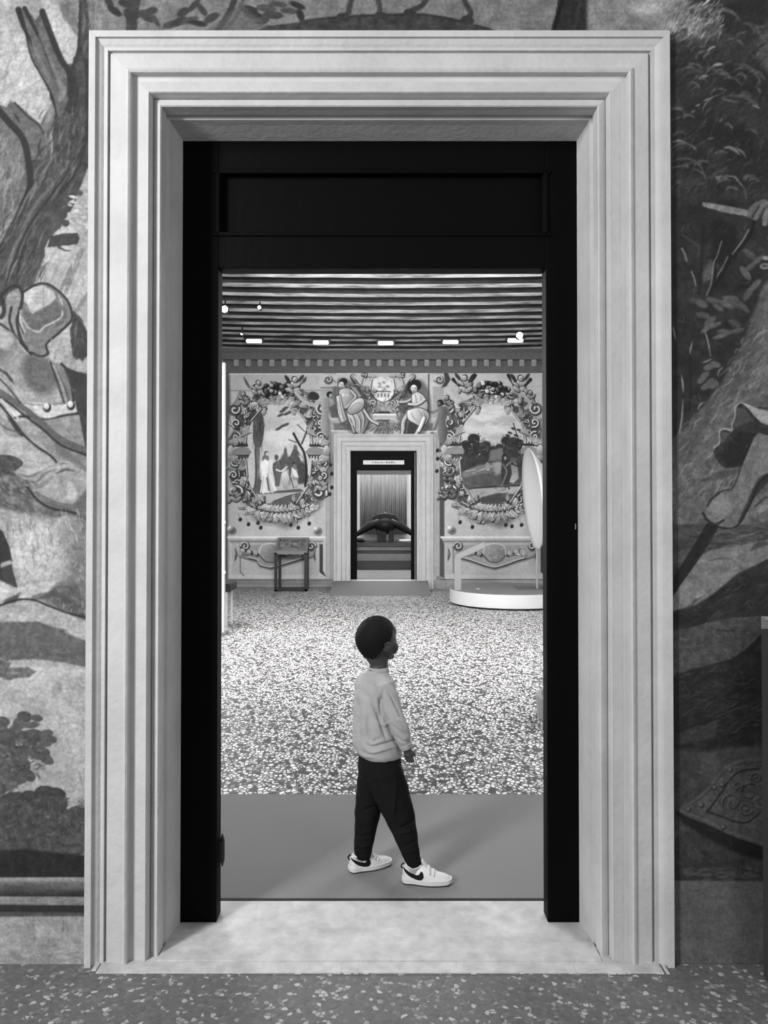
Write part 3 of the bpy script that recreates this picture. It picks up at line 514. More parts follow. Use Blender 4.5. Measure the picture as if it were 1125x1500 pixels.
def medallion(c, cx, cy, seed):
    random.seed(seed)
    half = [(0,-70),(12,-71),(20,-66),(28,-60),(38,-48),(44,-34),(46,-18),(44,-8),(40,-2),(44,6),(47,14),(45,34),(41,48),(34,60),(24,71),(10,74),(0,75)]
    inner = [(cx+x, cy+y) for x, y in half]+[(cx-x, cy+y) for x, y in half[-2:0:-1]]
    R = lambda t, k: (cx+(47+k)*math.cos(t), cy+(74+k*.95)*math.sin(t))
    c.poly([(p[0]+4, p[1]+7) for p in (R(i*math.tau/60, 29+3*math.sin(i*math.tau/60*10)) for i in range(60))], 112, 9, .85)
    c.poly([R(i*math.tau/72, 26+4*math.sin(i*math.tau/72*12)) for i in range(72)], 86, 2.5, 1, tex=34, tcell=2.2)
    def outl(P, w, v, hi):
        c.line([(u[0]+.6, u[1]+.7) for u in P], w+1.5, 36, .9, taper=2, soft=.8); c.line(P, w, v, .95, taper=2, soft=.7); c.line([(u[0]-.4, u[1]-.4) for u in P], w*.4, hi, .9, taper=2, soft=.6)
    for k in range(210):
        t = random.uniform(0, math.tau); p = R(t, random.uniform(-1, 27)); a = t+math.pi/2+random.uniform(-1.2, 1.2); l = random.uniform(5, 12); b = random.uniform(-4.5, 4.5)
        outl([p, (p[0]+math.cos(a)*l/2-math.sin(a)*b, p[1]+math.sin(a)*l/2+math.cos(a)*b), (p[0]+math.cos(a)*l, p[1]+math.sin(a)*l)], random.uniform(1.6, 3.0), random.uniform(120, 170), random.uniform(185, 232))
    for i in range(52):
        t = (i+.5)*math.tau/52; p = R(t, 4+8*(i % 3)); s_ = 1 if i % 2 else -1
        acanthus(c, p[0], p[1], t+s_*math.pi/2*random.uniform(.5, 1.1), random.uniform(12, 19), -s_*random.uniform(.6, 1.7), random.uniform(4.5, 7), random.choice((120, 145, 165)))
    for sx in (-1, 1):
        for (x, y, r, a, w) in ((60,57,11,1.6-sx*1.2,3.4),(64,-64,9,4,2.8),(62,-44,7,2,2.4),(44,80,6,1,2.4),(17,-74,6,1.5,2.2),(18,84,7,3,2.4),(62,-24,7,5,2.4),(64,12,7,1,2.4),(66,32,6,3,2.2),(30,90,5,2,2)):
            scroll(c, cx+sx*x, cy+y, r, a, sx if (x % 2) else -sx, w, 226, 40)
        c.poly([(cx+sx*41, cy-11), (cx+sx*52, cy-13), (cx+sx*66, cy-10), (cx+sx*67, cy+2), (cx+sx*53, cy+4), (cx+sx*41, cy+2)], 140, 1, 1, edge=1.2); c.line([(cx+sx*42, cy-8), (cx+sx*54, cy-10), (cx+sx*66, cy-7)], 1.5, 215, .9); c.ell(cx+sx*70, cy-3, 4.5, 9, 170, 0, 1, .9, 60)
        for i in range(4):
            acanthus(c, cx+sx*(48+4*i), cy-14, -math.pi/2+sx*(.2+.3*i), 15, sx*.9, 6, 155); acanthus(c, cx+sx*(48+4*i), cy+5, math.pi/2-sx*(.2+.3*i), 15, -sx*.9, 6, 150)
    for k in range(44):
        a = random.uniform(0, math.tau); q = random.random()**.5; x = cx-2+q*26*math.cos(a); y = cy-93+q*12*math.sin(a)
        c.ell(x+.8, y+1, 4.2, 3.8, 36); c.ell(x, y, 3, 2.7, random.choice((60, 90, 120, 165, 205)), 0, .8, 1, 45)
    for i in range(7): acanthus(c, cx+(i-3)*5.5, cy-68, -math.pi/2+(i-3)*.25, 17, (i-3)*.3, 6, 160)
    for i in range(7): acanthus(c, cx+(i-3)*5, cy+76, math.pi/2-(i-3)*.3, 17, -(i-3)*.35, 6, 150)
    for i in range(16):
        q = (i-7.5)/7.5; acanthus(c, cx+q*46, cy+88-10*q*q, math.pi/2*(1-.9*q)+random.uniform(-.4, .4), 14, random.uniform(-1.4, 1.4), 6, random.choice((120, 150, 165)))
    return inner
def paint_far(c):
    random.seed(21)
    c.poly([(300,500),(830,500),(830,880),(300,880)], 180, 1, tex=9, tcell=40); c.strokes(330, 550, 800, 790, 120, 1.57, .3, 10, 40, 6, 160, 196, .15)
    c.poly([(300,500),(337,500),(336,545),(338,600),(334,640),(334,860),(300,860)], 70, 4, .8)  # corner shade painted down the left edge of the wall
    c.line([(336,572),(485,572)], 1.2, 120, .8, False); c.line([(640,566),(800,566)], 1, 150, .6, False)
    # ionic pilasters either side of the overdoor
    c.poly([(470,560),(494,560),(494,850),(478,850),(478,640),(470,640)], 168, 1.5, .8, v2=150, gdir=(1, 0)); c.line([(484,640),(484,850)], 1, 120, .8, False); c.line([(478,700),(478,850)], 1, 130, .7, False)
    c.poly([(634,560),(650,560),(650,852),(634,852)], 160, 1.2); c.poly([(644,600),(651,600),(651,850),(644,850)], 72, 1.2, .85); c.line([(634,640),(634,850)], 1.2, 100, .8, False); c.line([(637,640),(637,850)], 1.4, 196, .8, False); c.ell(647, 850, 9, 5, 130, .5)
    # panels
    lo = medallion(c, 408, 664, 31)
    c.poly(lo, 186, 1.2, 1, v2=205)
    def clipland(P, fn):
        X = Canvas(c.x0, c.y0, c.x0+4, c.y0+4, c.k, 0); X.h, X.w = c.h, c.w; X.a = c.a.copy(); fn(X)
        M = Canvas(c.x0, c.y0, c.x0+4, c.y0+4, c.k, 0); M.h, M.w = c.h, c.w; M.a = np.zeros_like(c.a); M.poly(P, 1, 1.2)
        c.a[:] = c.a*(1-M.a)+X.a*M.a
    def land1(k):
        k.poly([(360,590),(455,590),(455,740),(360,740)], 198, 1, tex=14, tcell=10, tax=3); k.ell(410, 640, 22, 14, 222, 0, 6, .7); k.ell(400, 622, 26, 8, 180, -.2, 5, .7); k.strokes(385, 595, 450, 650, 30, -.2, .3, 10, 26, 4, 175, 215, .4)
        k.poly([(395,700),(400,680),(412,672),(425,668),(432,650),(438,668),(444,690),(455,700),(455,735),(395,735)], 96, 2, tex=26, tcell=3, rag=2.5)
        k.ell(416, 676, 6, 12, 96, .2, 3); k.ell(418, 666, 2.6, 11, 100); k.ell(430, 684, 12, 13, 92, 0, 3); k.ell(442, 692, 8, 16, 80, 0, 3); k.strokes(400, 665, 450, 720, 60, 1.5, .6, 4, 10, 2, 40, 110, .5)
        k.poly([(360,715),(455,708),(455,745),(360,745)], 176, 3, tex=12); k.poly([(372,722),(440,716),(446,720),(380,724)], 70, 2, .8); k.poly([(455,722),(430,724),(400,734),(392,742),(455,745)], 100, 2.5, tex=14)
        k.line([(402,734),(420,727),(440,722)], 1.4, 70, .8)
        k.poly([(376,598),(384,604),(387,628),(383,652),(376,660),(371,645),(371,615)], 92, 1.4, tex=18, tcell=3, smooth=True); k.strokes(372, 602, 386, 650, 26, 1.55, .12, 8, 26, 1.2, 55, 130, .6)
        k.poly([(373,655),(381,655),(380,690),(384,715),(390,722),(372,722),(374,690)], 118, 1.4, tex=20); k.line([(374,658),(375,700),(370,722)], 2, 62, .8); k.poly([(376,700),(384,704),(388,722),(372,722)], 100, 1.4)
        k.line([(430,635),(438,650),(446,665),(449,690),(447,712)], 3.4, 46, .95); k.line([(423,644),(434,648)], 1.3, 56, .9); k.line([(442,650),(448,635),(452,620)], 2.4, 60, .9); k.line([(436,622),(446,632)], 1.6, 60, .8)
        for x, y in ((414,602),(418,598),(411,608),(420,606),(408,628),(414,624),(419,622),(424,604)): k.ell(x, y, 5, 2, 88, -.4)
        # small figures
        def fig(x, y, h, v, lean=0):
            k.ell(x+lean*h*.9, y-h*.9, h*.09, h*.1, 120); k.poly([(x-h*.13+lean*h*.7, y-h*.8), (x+h*.13+lean*h*.7, y-h*.8), (x+h*.2, y-h*.3), (x+h*.16, y), (x-h*.2, y), (x-h*.14, y-h*.4)], v, 1, v2=v-50, gdir=(1, 0)); k.line([(x, y-h*.5), (x+h*.08, y)], .8, 70, .7); k.line([(x-h*.1, y-h*.45), (x-h*.16, y)], .8, 90, .6)
        fig(392, 722, 56, 235, -.06); k.poly([(381,680),(388,672),(394,676),(390,700),(384,696)], 230, 1.2); k.poly([(394,672),(400,674),(399,692),(395,690)], 215, 1.2); k.line([(388,698),(386,722)], 3, 222); k.line([(396,696),(403,718)], 4, 215); k.line([(391,700),(394,718)], 2, 60, .8); k.ell(390, 664, 3, 3.4, 90); k.ell(391, 665, 2, 2.4, 200)
        k.ell(405, 670, 3, 4, 92); k.poly([(403,676),(410,676),(413,712),(403,712)], 104, 1.5, tex=14, tcell=2); fig(416, 716, 36, 205, .1); k.line([(405,688),(412,690),(420,684)], 2.2, 215); k.poly([(412,694),(420,690),(424,700),(422,716),(414,716)], 215, 1.2, v2=150); fig(430, 714, 34, 190, .05); k.poly([(427,684),(434,690),(438,700),(430,698)], 220, 1); k.ell(431, 708, 5, 5, 180); k.line([(426,700),(430,714)], 1.2, 56)
        k.poly([(362,682),(370,680),(372,706),(364,704)], 200, 2)
    clipland(lo, land1)
    ro = medallion(c, 721, 663, 77); c.poly(ro, 190, 1.2)
    def land2(k):
        k.poly([(675,585),(770,585),(770,740),(675,740)], 190, 1, tex=18, tcell=8, tax=4); k.ell(712, 608, 20, 10, 218, 0, 5, .7); k.ell(735, 618, 26, 7, 165, -.1, 4, .6); k.ell(715, 628, 30, 5, 205, 0, 4, .7); k.ell(730, 640, 20, 4, 160, 0, 3, .6)
        k.strokes(680, 590, 765, 645, 36, -.05, .2, 12, 34, 3, 165, 220, .45)
        for x, y, r in ((682,652,8),(694,643,9),(700,656,10),(712,652,7),(690,662,12),(722,660,8),(732,656,7),(742,646,8),(752,648,9),(760,652,10),(748,660,12),(715,668,12),(680,672,12),(735,666,10)):
            k.ell(x, y, r, r*.85, random.uniform(48, 66), 0, 1.4); k.strokes(x-r, y-r, x+r, y+r*.6, 8, -.6, 1, 2, 6, 1.6, 46, 98, .6)
        k.poly([(675,668),(770,662),(770,700),(675,700)], 68, 4, tex=18); k.poly([(718,660),(736,656),(738,674),(716,676)], 130, 3, .8)
        k.poly([(675,692),(700,682),(730,676),(740,680),(730,694),(700,706),(675,708)], 118, 2, tex=14); k.line([(690,694),(712,686),(730,680)], 3, 172, .7, taper=2); k.poly([(675,700),(720,692),(770,700),(770,716),(675,716)], 92, 3, tex=14); k.line([(682,690),(696,688)], 2, 170, .7)
        k.poly([(675,722),(690,717),(730,714),(770,712),(770,728),(675,740)], 164, 2, tex=10); k.line([(686,716),(720,713),(760,711)], 2, 52, .7); k.poly([(690,738),(706,728),(730,722),(756,724),(764,740),(690,745)], 84, 2, tex=10)
        k.poly([(722,678),(735,676),(734,694),(726,696)], 160, 4, .8); k.strokes(680, 645, 765, 672, 60, -.5, 1.2, 2, 6, 2, 60, 128, .5); k.line([(713,680),(715,688)], 3, 190); k.ell(714, 682, 3, 5, 150)
        k.poly([(735,672),(742,668),(750,676),(752,700),(740,716),(734,700)], 66, 1.5); k.ell(739, 670, 4, 5, 52); k.ell(740, 671, 2, 2.6, 150); k.line([(736,680),(742,690),(738,704),(734,714)], 2.6, 112); k.line([(742,682),(750,676),(756,680)], 2.2, 130); k.poly([(748,680),(758,684),(760,700),(752,708),(746,706),(750,694)], 130, 1.3, v2=170); k.ell(752, 674, 5, 4, 96); k.line([(740,706),(746,716)], 2, 60)
        k.strokes(680, 690, 765, 735, 60, -.15, .3, 4, 14, 1.5, 50, 140, .4); k.line([(752,620),(758,640),(762,650)], 1.4, 60); [k.ell(x, y, 3.5, 1.8, 66, .3) for x, y in ((747,634),(752,628),(756,638),(744,638),(760,630))]
    clipland(ro, land2)
    # inner edging redrawn over the landscapes
    for cx, cy in ((408,664),(721,663)):
        for sx in (-1, 1):
            acanthus(c, cx+sx*20, cy-66, math.pi/2-sx*.6, 10, sx*.9, 5, 150); acanthus(c, cx+sx*22, cy+70, -math.pi/2+sx*.4, 9, -sx*.9, 5, 140)
            for (ax, ay, bx, by) in ((25,-66,41,-47),(47,-31,49,-14),(48,11,46,34),(43,48,26,73)):
                c.line([(cx+sx*ax+.8, cy+ay+.6), (cx+sx*bx+.8, cy+by+.6)], 2.6, 58, .9, False); c.line([(cx+sx*ax, cy+ay), (cx+sx*bx, cy+by)], 1.3, 208, .95, False, soft=.6)
            c.poly([(cx+sx*40, cy-36), (cx+sx*52, cy-34), (cx+sx*54, cy-26), (cx+sx*46, cy-24)], 160, 1, .9); c.line([(cx+sx*40, cy-30), (cx+sx*54, cy-24)], 1.4, 56, .8)
    # putti
    for P_ in ([(330,600),(345,590),(352,575)],): c.line(P_, 5, 90, .5)
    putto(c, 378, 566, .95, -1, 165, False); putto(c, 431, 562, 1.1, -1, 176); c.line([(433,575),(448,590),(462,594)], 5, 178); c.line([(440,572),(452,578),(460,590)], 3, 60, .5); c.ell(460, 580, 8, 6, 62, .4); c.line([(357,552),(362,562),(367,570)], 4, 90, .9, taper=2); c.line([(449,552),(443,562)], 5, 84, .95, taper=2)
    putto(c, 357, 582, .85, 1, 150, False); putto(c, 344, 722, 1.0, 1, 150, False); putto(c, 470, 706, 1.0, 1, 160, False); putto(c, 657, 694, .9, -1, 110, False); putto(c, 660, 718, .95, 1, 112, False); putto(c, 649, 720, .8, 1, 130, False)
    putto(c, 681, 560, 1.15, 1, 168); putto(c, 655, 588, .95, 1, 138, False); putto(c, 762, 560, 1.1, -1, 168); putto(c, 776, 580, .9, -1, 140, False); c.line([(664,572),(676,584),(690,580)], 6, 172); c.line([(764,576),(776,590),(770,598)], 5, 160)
    for p in ([(696,550),(690,562)], [(664,556),(672,566)], [(745,550),(750,562)], [(777,556),(768,568)]): c.line(p, 5.5, 44, .95, taper=1)
    # standing nudes at the pilasters
    def nude(x, y, f, v=172):
        c.ell(x+f*5, y-22, 4.8, 4.8, 44); c.ell(x+f*7, y-19.5, 3, 4, v-30, 0, .9, 1, 50); c.poly([(x-8, y-14), (x-2, y-17), (x+5, y-14), (x+4, y-2), (x+3, y+8), (x+6, y+20), (x+2, y+36), (x-5, y+36), (x-9, y+22), (x-7, y+4)], v, 1.2, 1, True, v2=v-50, gdir=(1, 0))
        c.line([(x-7, y-12), (x-16, y-8), (x-26, y-10)], 4, v-6); c.line([(x+4, y-12), (x+10, y-2), (x+8, y+8)], 4, v-30); c.line([(x+4, y-10), (x+5, y+6)], 1, 90, .6)
    nude(478, 600, 1); nude(650, 612, -1, 132); c.line([(644,606),(640,622),(632,636)], 4.5, 118); c.poly([(482,596),(492,592),(496,616),(488,622)], 92, 2, .9)
    # overdoor: cartouche between seated women
    c.poly([(492,548),(634,548),(634,600),(492,600)], 186, 1); c.line([(494,547),(560,546),(630,547)], 2.2, 214, .9, False)
    c.line([(628,548),(628,610)], 2, 74, .9, False)
    for sx in (-1, 1):
        X = 561
        c.line([(X+sx*44, 552), (X+sx*36, 566), (X+sx*28, 578), (X+sx*18, 582)], 9, 66); c.line([(X+sx*44, 551), (X+sx*34, 562), (X+sx*26, 574), (X+sx*14, 582)], 6, 150); c.line([(X+sx*42, 550), (X+sx*32, 562), (X+sx*22, 574)], 1.6, 208); c.line([(X+sx*40, 556), (X+sx*32, 568), (X+sx*24, 578)], 1.4, 70)
        c.line([(X+sx*12, 552), (X+sx*24, 552), (X+sx*30, 566), (X+sx*18, 584)], 5, 130); c.line([(X+sx*12, 551), (X+sx*24, 551), (X+sx*29, 564)], 1.4, 205)
        scroll(c, X+sx*30-1, 594, 8, 3.2, sx, 2.8); scroll(c, X+sx*14, 590, 5, 2, -sx, 2); scroll(c, X+sx*28, 548, 4, 1, sx, 1.8)
        for i in range(5): acanthus(c, X+sx*(10+3*i), 584-3*i, -math.pi/2+sx*(.3+.2*i), 11, sx*.8, 4.4, 135)
    c.poly([(546,556),(561,552),(577,556),(579,570),(573,584),(561,590),(549,584),(544,570)], 215, 1.3, smooth=True, tex=10); c.line([(546,556),(544,570),(550,584),(561,590)], 1.4, 70); c.line([(577,556),(579,570),(573,584),(561,590)], 1.4, 74)
    for (x, y) in ((556,562),(562,560),(568,566),(564,570)): c.ell(x, y, 2.6, 2, 160, .5)
    c.line([(550,574),(561,573),(572,574)], 1.6, 80); [c.ell(x, 579, 1.6, 3, 130) for x in (554, 559, 564, 569)]
    for i in range(9): acanthus(c, 561+(i-4)*2.4, 602, -math.pi/2+(i-4)*.32, 13, (i-4)*.16, 4.6, 140)
    c.strokes(540, 548, 584, 604, 60, 1.57, 1.3, 3, 8, 1.6, 66, 206, .6)
    c.poly([(534,607),(592,607),(588,615),(540,615)], 205, 1.2, v2=140); c.line([(532,607),(594,607)], 2, 224, .9, False)
    c.poly([(482,612),(640,612),(634,622),(490,622)], 190, 1.2, .95, v2=150); c.poly([(489,620),(634,620),(634,632),(489,632)], 112, 1.3, tex=26, tcell=4); c.line([(486,631),(640,632)], 2, 206, .9, False)
    for i in range(9): acanthus(c, 561+(i-4)*2.2, 617, math.pi/2-(i-4)*.22, 20, -(i-4)*.1, 5, 130)
    c.poly([(548,640),(574,640),(570,616),(552,616)], 74, 2, .35)
    for (xa, xb, ya, yb) in ((510,548,566,612),(580,606,572,606)):
        for k in range(34):
            x = random.uniform(xa, xb); y = random.uniform(ya, yb); a = random.uniform(0, 6.3); l = random.uniform(5, 10)
            P_ = [(x, y), (x+math.cos(a)*l/2-math.sin(a)*2.5, y+math.sin(a)*l/2+math.cos(a)*2.5), (x+math.cos(a)*l, y+math.sin(a)*l)]
            c.line([(p[0]+.7, p[1]+.8) for p in P_], 3.6, 58, .85, taper=2); c.line(P_, 2, random.uniform(125, 190), .9, taper=2)
    def limb(P, w, v):
        c.line([(p[0]+.5, p[1]+.6) for p in P], w+1.8, 46, .9); c.line(P, w, v-25, 1); c.line([(p[0]-.7, p[1]-.5) for p in P], w*.55, v+22, .9, soft=1.6)
    # left woman
    c.poly([(488,566),(500,554),(520,562),(536,580),(544,600),(542,624),(530,640),(514,634),(500,620),(490,600)], 84, 5, .7, True)
    c.ell(503, 559, 6, 5.2, 48, -.3); limb([(503,566),(506,570)], 4, 170); c.ell(500, 564, 3.8, 4.8, 196, .2, .9, 1, 60); c.line([(498,562),(500,563)], .8, 60); c.line([(498,567),(500,567)], .8, 90)
    c.poly([(497,571),(505,568),(514,570),(519,577),(517,586),(512,596),(504,600),(499,590),(496,580)], 208, 1.2, smooth=True, v2=130, gdir=(1, .4), edge=1.2); c.ell(503, 579, 2.6, 2.4, 214, 0, 1.4, .8, 40); c.ell(509, 580, 2.4, 2.4, 186, 0, 1.4, .8, 40)
    c.poly([(512,564),(522,568),(530,580),(524,586),(518,574)], 150, 1, .9, edge=.9)
    limb([(515,573),(521,581),(515,590),(507,597)], 3.6, 176)
    c.poly([(492,580),(499,578),(503,598),(509,616),(500,620),(495,606)], 222, 1.1, v2=150, gdir=(1, 0), edge=1.2); c.line([(497,582),(500,600),(505,616)], 1.3, 96, .8); c.line([(495,588),(498,608)], 1, 120, .7)
    c.poly([(507,602),(520,602),(533,596),(538,606),(541,616),(535,630),(529,638),(523,634),(516,627),(510,614)], 214, 1.2, smooth=True, v2=112, gdir=(1, .1), edge=1.4)
    for p in ([(514,604),(520,616),(521,630)], [(521,603),(528,616),(528,634)], [(529,600),(534,612),(533,628)], [(511,610),(517,622)]): c.line(p, 2, 74, .75, taper=2, soft=1.3); c.line([(q[0]-1.7, q[1]) for q in p], 1.2, 232, .7, taper=2)
    c.poly([(508,601),(515,590),(525,583),(533,585),(533,596),(525,604),(513,607)], 212, 1.2, smooth=True, v2=128, gdir=(.6, 1), edge=1.3); c.line([(512,600),(520,592),(528,590)], 1, 110, .6)
    limb([(534,602),(543,615),(554,621)], 3.8, 182); limb([(516,625),(519,633)], 2.6, 170)
    # right woman
    c.poly([(588,584),(600,562),(616,556),(628,572),(632,600),(628,626),(612,644),(590,642),(584,620)], 80, 5, .7, True)
    c.ell(609, 564, 8.5, 8, 42, .3); c.line([(600,560),(598,568),(602,576)], 3, 46); limb([(609,573),(610,577)], 4, 176); c.ell(606.5, 569, 4.6, 5.4, 204, -.2, .9, 1, 55); c.line([(603.5,568),(605.5,568)], .8, 60); c.line([(607.5,568.5),(609.5,569)], .8, 60); c.line([(605,572.5),(607.5,572.5)], .8, 100)
    limb([(605,583),(596,588),(586,589)], 3.6, 176)
    c.poly([(603,578),(612,574),(622,581),(627,592),(625,602),(612,601),(604,594)], 230, 1.2, smooth=True, v2=150, gdir=(1, .3), edge=1.2); c.line([(608,578),(610,590),(607,598)], 1.3, 120, .7); c.line([(616,580),(618,592)], 1.3, 110, .6)
    limb([(622,585),(612,592),(599,592)], 3.8, 196)
    c.poly([(600,618),(612,622),(606,640),(595,638)], 66, 1.6, .9)
    limb([(598,606),(591,617),(590,632)], 5.6, 178); limb([(590,632),(588,640)], 3.4, 196)
    c.poly([(596,601),(612,597),(626,602),(629,612),(619,625),(606,620),(597,613)], 236, 1.2, smooth=True, v2=140, gdir=(1, .6), edge=1.3)
    for p in ([(602,604),(606,612),(614,619)], [(612,600),(618,608),(619,620)], [(620,603),(624,612)]): c.line(p, 1.6, 118, .7, taper=2, soft=1.4)
    limb([(621,612),(616,625),(611,634)], 5, 210); limb([(611,634),(603,642)], 3.2, 196)
    # volutes of the pilaster capitals, letters under them
    for x in (482, 644):
        c.poly([(x-14, 549), (x+12, 549), (x+12, 566), (x-14, 566)], 190, 1.2, .9); scroll(c, x-1 if x < 560 else x, 556, 6, 3, 1, 1.8, 222, 90)
        c.line([(x+6, 557), (x+10, 560)], 1.5, 96, .8) if x < 560 else c.line([(x-9, 557), (x-6, 560)], 1.5, 96, .8)
    c.line([(470,568),(496,568)], 1.4, 110, .8, False); c.poly([(650,546),(656,546),(660,556),(654,566),(646,568),(652,558)], 74, 1.3)
    # frieze edge under the cornice
    c.line([(336,548),(476,548)], 2.2, 200, .8, False); c.line([(650,544),(800,544)], 2, 190, .8, False)
    # hanging twigs, balls
    for x, y in ((352,761),(364,768),(378,766),(382,773),(426,769),(437,773),(453,767),(484,681),(486,694),(486,714),(483,724),(674,765),(692,772),(741,769),(750,771),(764,769),(641,660),(641,672),(640,690)):
        c.ell(x, y, 2.6, 3, 46, .4); c.line([(x-3, y-9), (x-1, y-2)], .9, 110, .7)
    for x, y in ((338,775),(464,776),(660,775)):
        c.ell(x+2, y+2.5, 6.4, 6, 96, .4, 2.5, .8); c.ell(x, y, 5.2, 5.2, 150, 0, 1, 1, 75); c.ell(x-1.6, y-1.8, 1.6, 1.6, 225, 0, 1)
    # painted console tables with swagged cartouches
    def console(x0, x1, xc, yb):
        c.poly([(x0, 786), (x1, 786), (x1-4, 796), (x0+4, 796)], 186, 1.2, v2=150); c.line([(x0, 787), (x1, 787)], 2.6, 216, .95, False); c.line([(x0+3, 793), (x1-3, 793)], 1.3, 90, .8, False)
        c.poly([(x0+6, 797), (x1-8, 797), (x1-8, 842), (x0+6, 842)], 168, 1.4, .9, tex=6)
        c.poly([(x1-8, 797), (x1-3, 797), (x1-3, 836), (x1+2, 845), (x1-3, 842), (x1-8, 838)], 58, 1.2, .9); c.line([(x0+18, 797), (x0+18, 838), (x0+23, 843)], 1.3, 84, .9, False)
        P = [(x0+16,798),(x0+24,806),(x0+18,814),(x0+30,818),(x0+42,821),(xc-16,828),(xc,832),(xc+16,828),(x1-44,822),(x1-30,818),(x1-18,814),(x1-22,806),(x1-14,798)]
        c.poly([(p[0]+1, p[1]+3) for p in P], 84, 3, .8); c.poly(P, 148, 1.4, tex=12, tcell=4); c.line([(p[0], p[1]) for p in P[3:10]], 1.8, 58, .9); c.line([(p[0], p[1]-1.6) for p in P[3:10]], 1.2, 206, .8)
        scroll(c, x0+25, 800, 6.5, 3.2, 1, 2.2); scroll(c, x1-20, 800, 6.5, 6.2, -1, 2.2)
        c.ell(xc, 810, 17, 13, 140, 0, 1.4, 1, 20); c.line([(xc-17, 812), (xc-13, 800), (xc, 796), (xc+14, 800), (xc+17, 812)], 1.6, 204, .8); c.line([(xc-16, 814), (xc-8, 822), (xc, 824), (xc+9, 822), (xc+16, 814)], 1.6, 66, .8); c.strokes(xc-13, 802, xc+13, 818, 22, .6, 1, 3, 8, 2, 105, 178, .6)
        for s in (-1, 1):
            for i in range(3): acanthus(c, xc+s*(20+i*9), 812-i*3, (0 if s > 0 else math.pi)+s*(-.5+.5*i), 13, s*.9, 5, 150)
            X = x0+10 if s < 0 else x1-14
            c.line([(X, 803), (X-s*2, 812), (X, 822)], 4, 74, .8, taper=2); c.line([(X-1, 803), (X-s*2-1, 812)], 1.2, 190, .7)
        c.line([(x0, 849), (x1, 849)], 1.1, 86, .9, False)
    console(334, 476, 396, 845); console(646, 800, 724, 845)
    c.poly([(320,848),(488,848),(488,870),(320,870)], 128, 1.5, .9, v2=105, tex=8, tax=4); c.line([(336,850),(485,850)], 1, 90, .8, False); c.line([(336,858),(486,858)], 1.2, 168, .6, False); c.line([(334,861),(486,861)], 1.4, 96, .8, False)
    c.poly([(634,850),(810,850),(810,870),(634,870)], 146, 1.5, .9, v2=118, tex=8, tax=4); c.line([(650,849),(800,849)], 1.2, 84, .9, False)
paint_far(FC)
_m = FC.a.mean(); FC.a = np.clip((FC.a-150)*1.16+152, 12, 245); _h, _w = FC.a.shape
FC.a *= 1+.05*vnoise(_h, _w, 6, 2, 15)+.05*vnoise(_h, _w, 40, 3, 18)
# ------------------------------------------------------------------ materials of the place
KN, KF, KR = 1.0, 1.0, 1.08     # pigment strength of the painted walls; KR offsets weaker light on the right
M = dict(
 mural=mural_mat('fresco plaster'), mural_far=mural_mat('fresco plaster far'),
 stone=mat('pale casing stone', .46, .7, noise=.10, nscale=5, bump=.25, bscale=45, spec=.3),
 thresh=mat('threshold marble', .44, .55, noise=.22, nscale=14, bump=.2, bscale=60, spec=.3),
 black=mat('black painted wood', .0028, .5, bump=.08, bscale=30, spec=.04, stretch=(1, 1, .15)),
 carpet=mat('grey mat', .19, .95, noise=.06, nscale=300, bump=.2, bscale=500, spec=.1),
 rubber=mat('black rubber edge', .01, .7),
 plaster=mat('side wall plaster', .50, .8, noise=.1, nscale=4, spec=.2),
 cornice=mat('painted cornice', .10, .7, noise=.22, nscale=14, spec=.2, stretch=(1, 1, 3)),
 dentil=mat('dentil paint', .22, .7, noise=.2, nscale=14),
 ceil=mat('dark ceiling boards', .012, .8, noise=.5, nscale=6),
 beam_side_shaded=mat('shaded beam side', .016, .8, noise=.9, nscale=5, stretch=(1, 4, 4)),  # shade put into the colour of the beam sides
 beam_low_lit=mat('lit beam soffit', .40, .7, noise=.95, nscale=2.2, stretch=(1, 2.5, 2.5), detail=8),  # light bounced off the floor put into the soffit colour
 white=mat('white lacquer', .52, .35, spec=.4), grey=mat('light grey lacquer', .24, .5, spec=.3),
 midgrey=mat('mid grey top', .17, .4, noise=.2, nscale=9), darkmetal=mat('dark steel', .014, .4, spec=.4),
 greymetal=mat('grey steel', .16, .4, spec=.4), lamp=mat('lit lamp face', .8, .5, emit=6), dark=mat('very dark lacquer', .012, .35),
 bronze=mat('dark bronze', .005, .4, noise=.4, nscale=20, spec=.2), cloth=mat('grey hanging cloth', .20, .95, noise=.3, nscale=4, stretch=(3.5, 1, .35), bump=.3, bscale=10),
 glass=mat('display glass', .9, .03, spec=.3, trans=1), paper=mat('printed sheet', .42, .6, noise=.98, nscale=13, detail=8),
 ink=mat('ink', .03, .6), sign=mat('white sign board', .62, .6), panel=mat('dark grey panel', .035, .6, noise=.1, nscale=4), panel_top=mat('pale grey panel top', .25, .5),
 terra=terrazzo('coarse terrazzo of the hall', 36, .05, .62, .86, .05, .48, .28, (1.15, .8, 1), .26, (.07, .20)),
 terran=terrazzo('fine grey terrazzo', 66, .10, .16, .42, .12, .6, .2, (1, 1, 1), .74),
 backfloor=mat('back room floor', .16, .5, noise=.2, nscale=6),
)
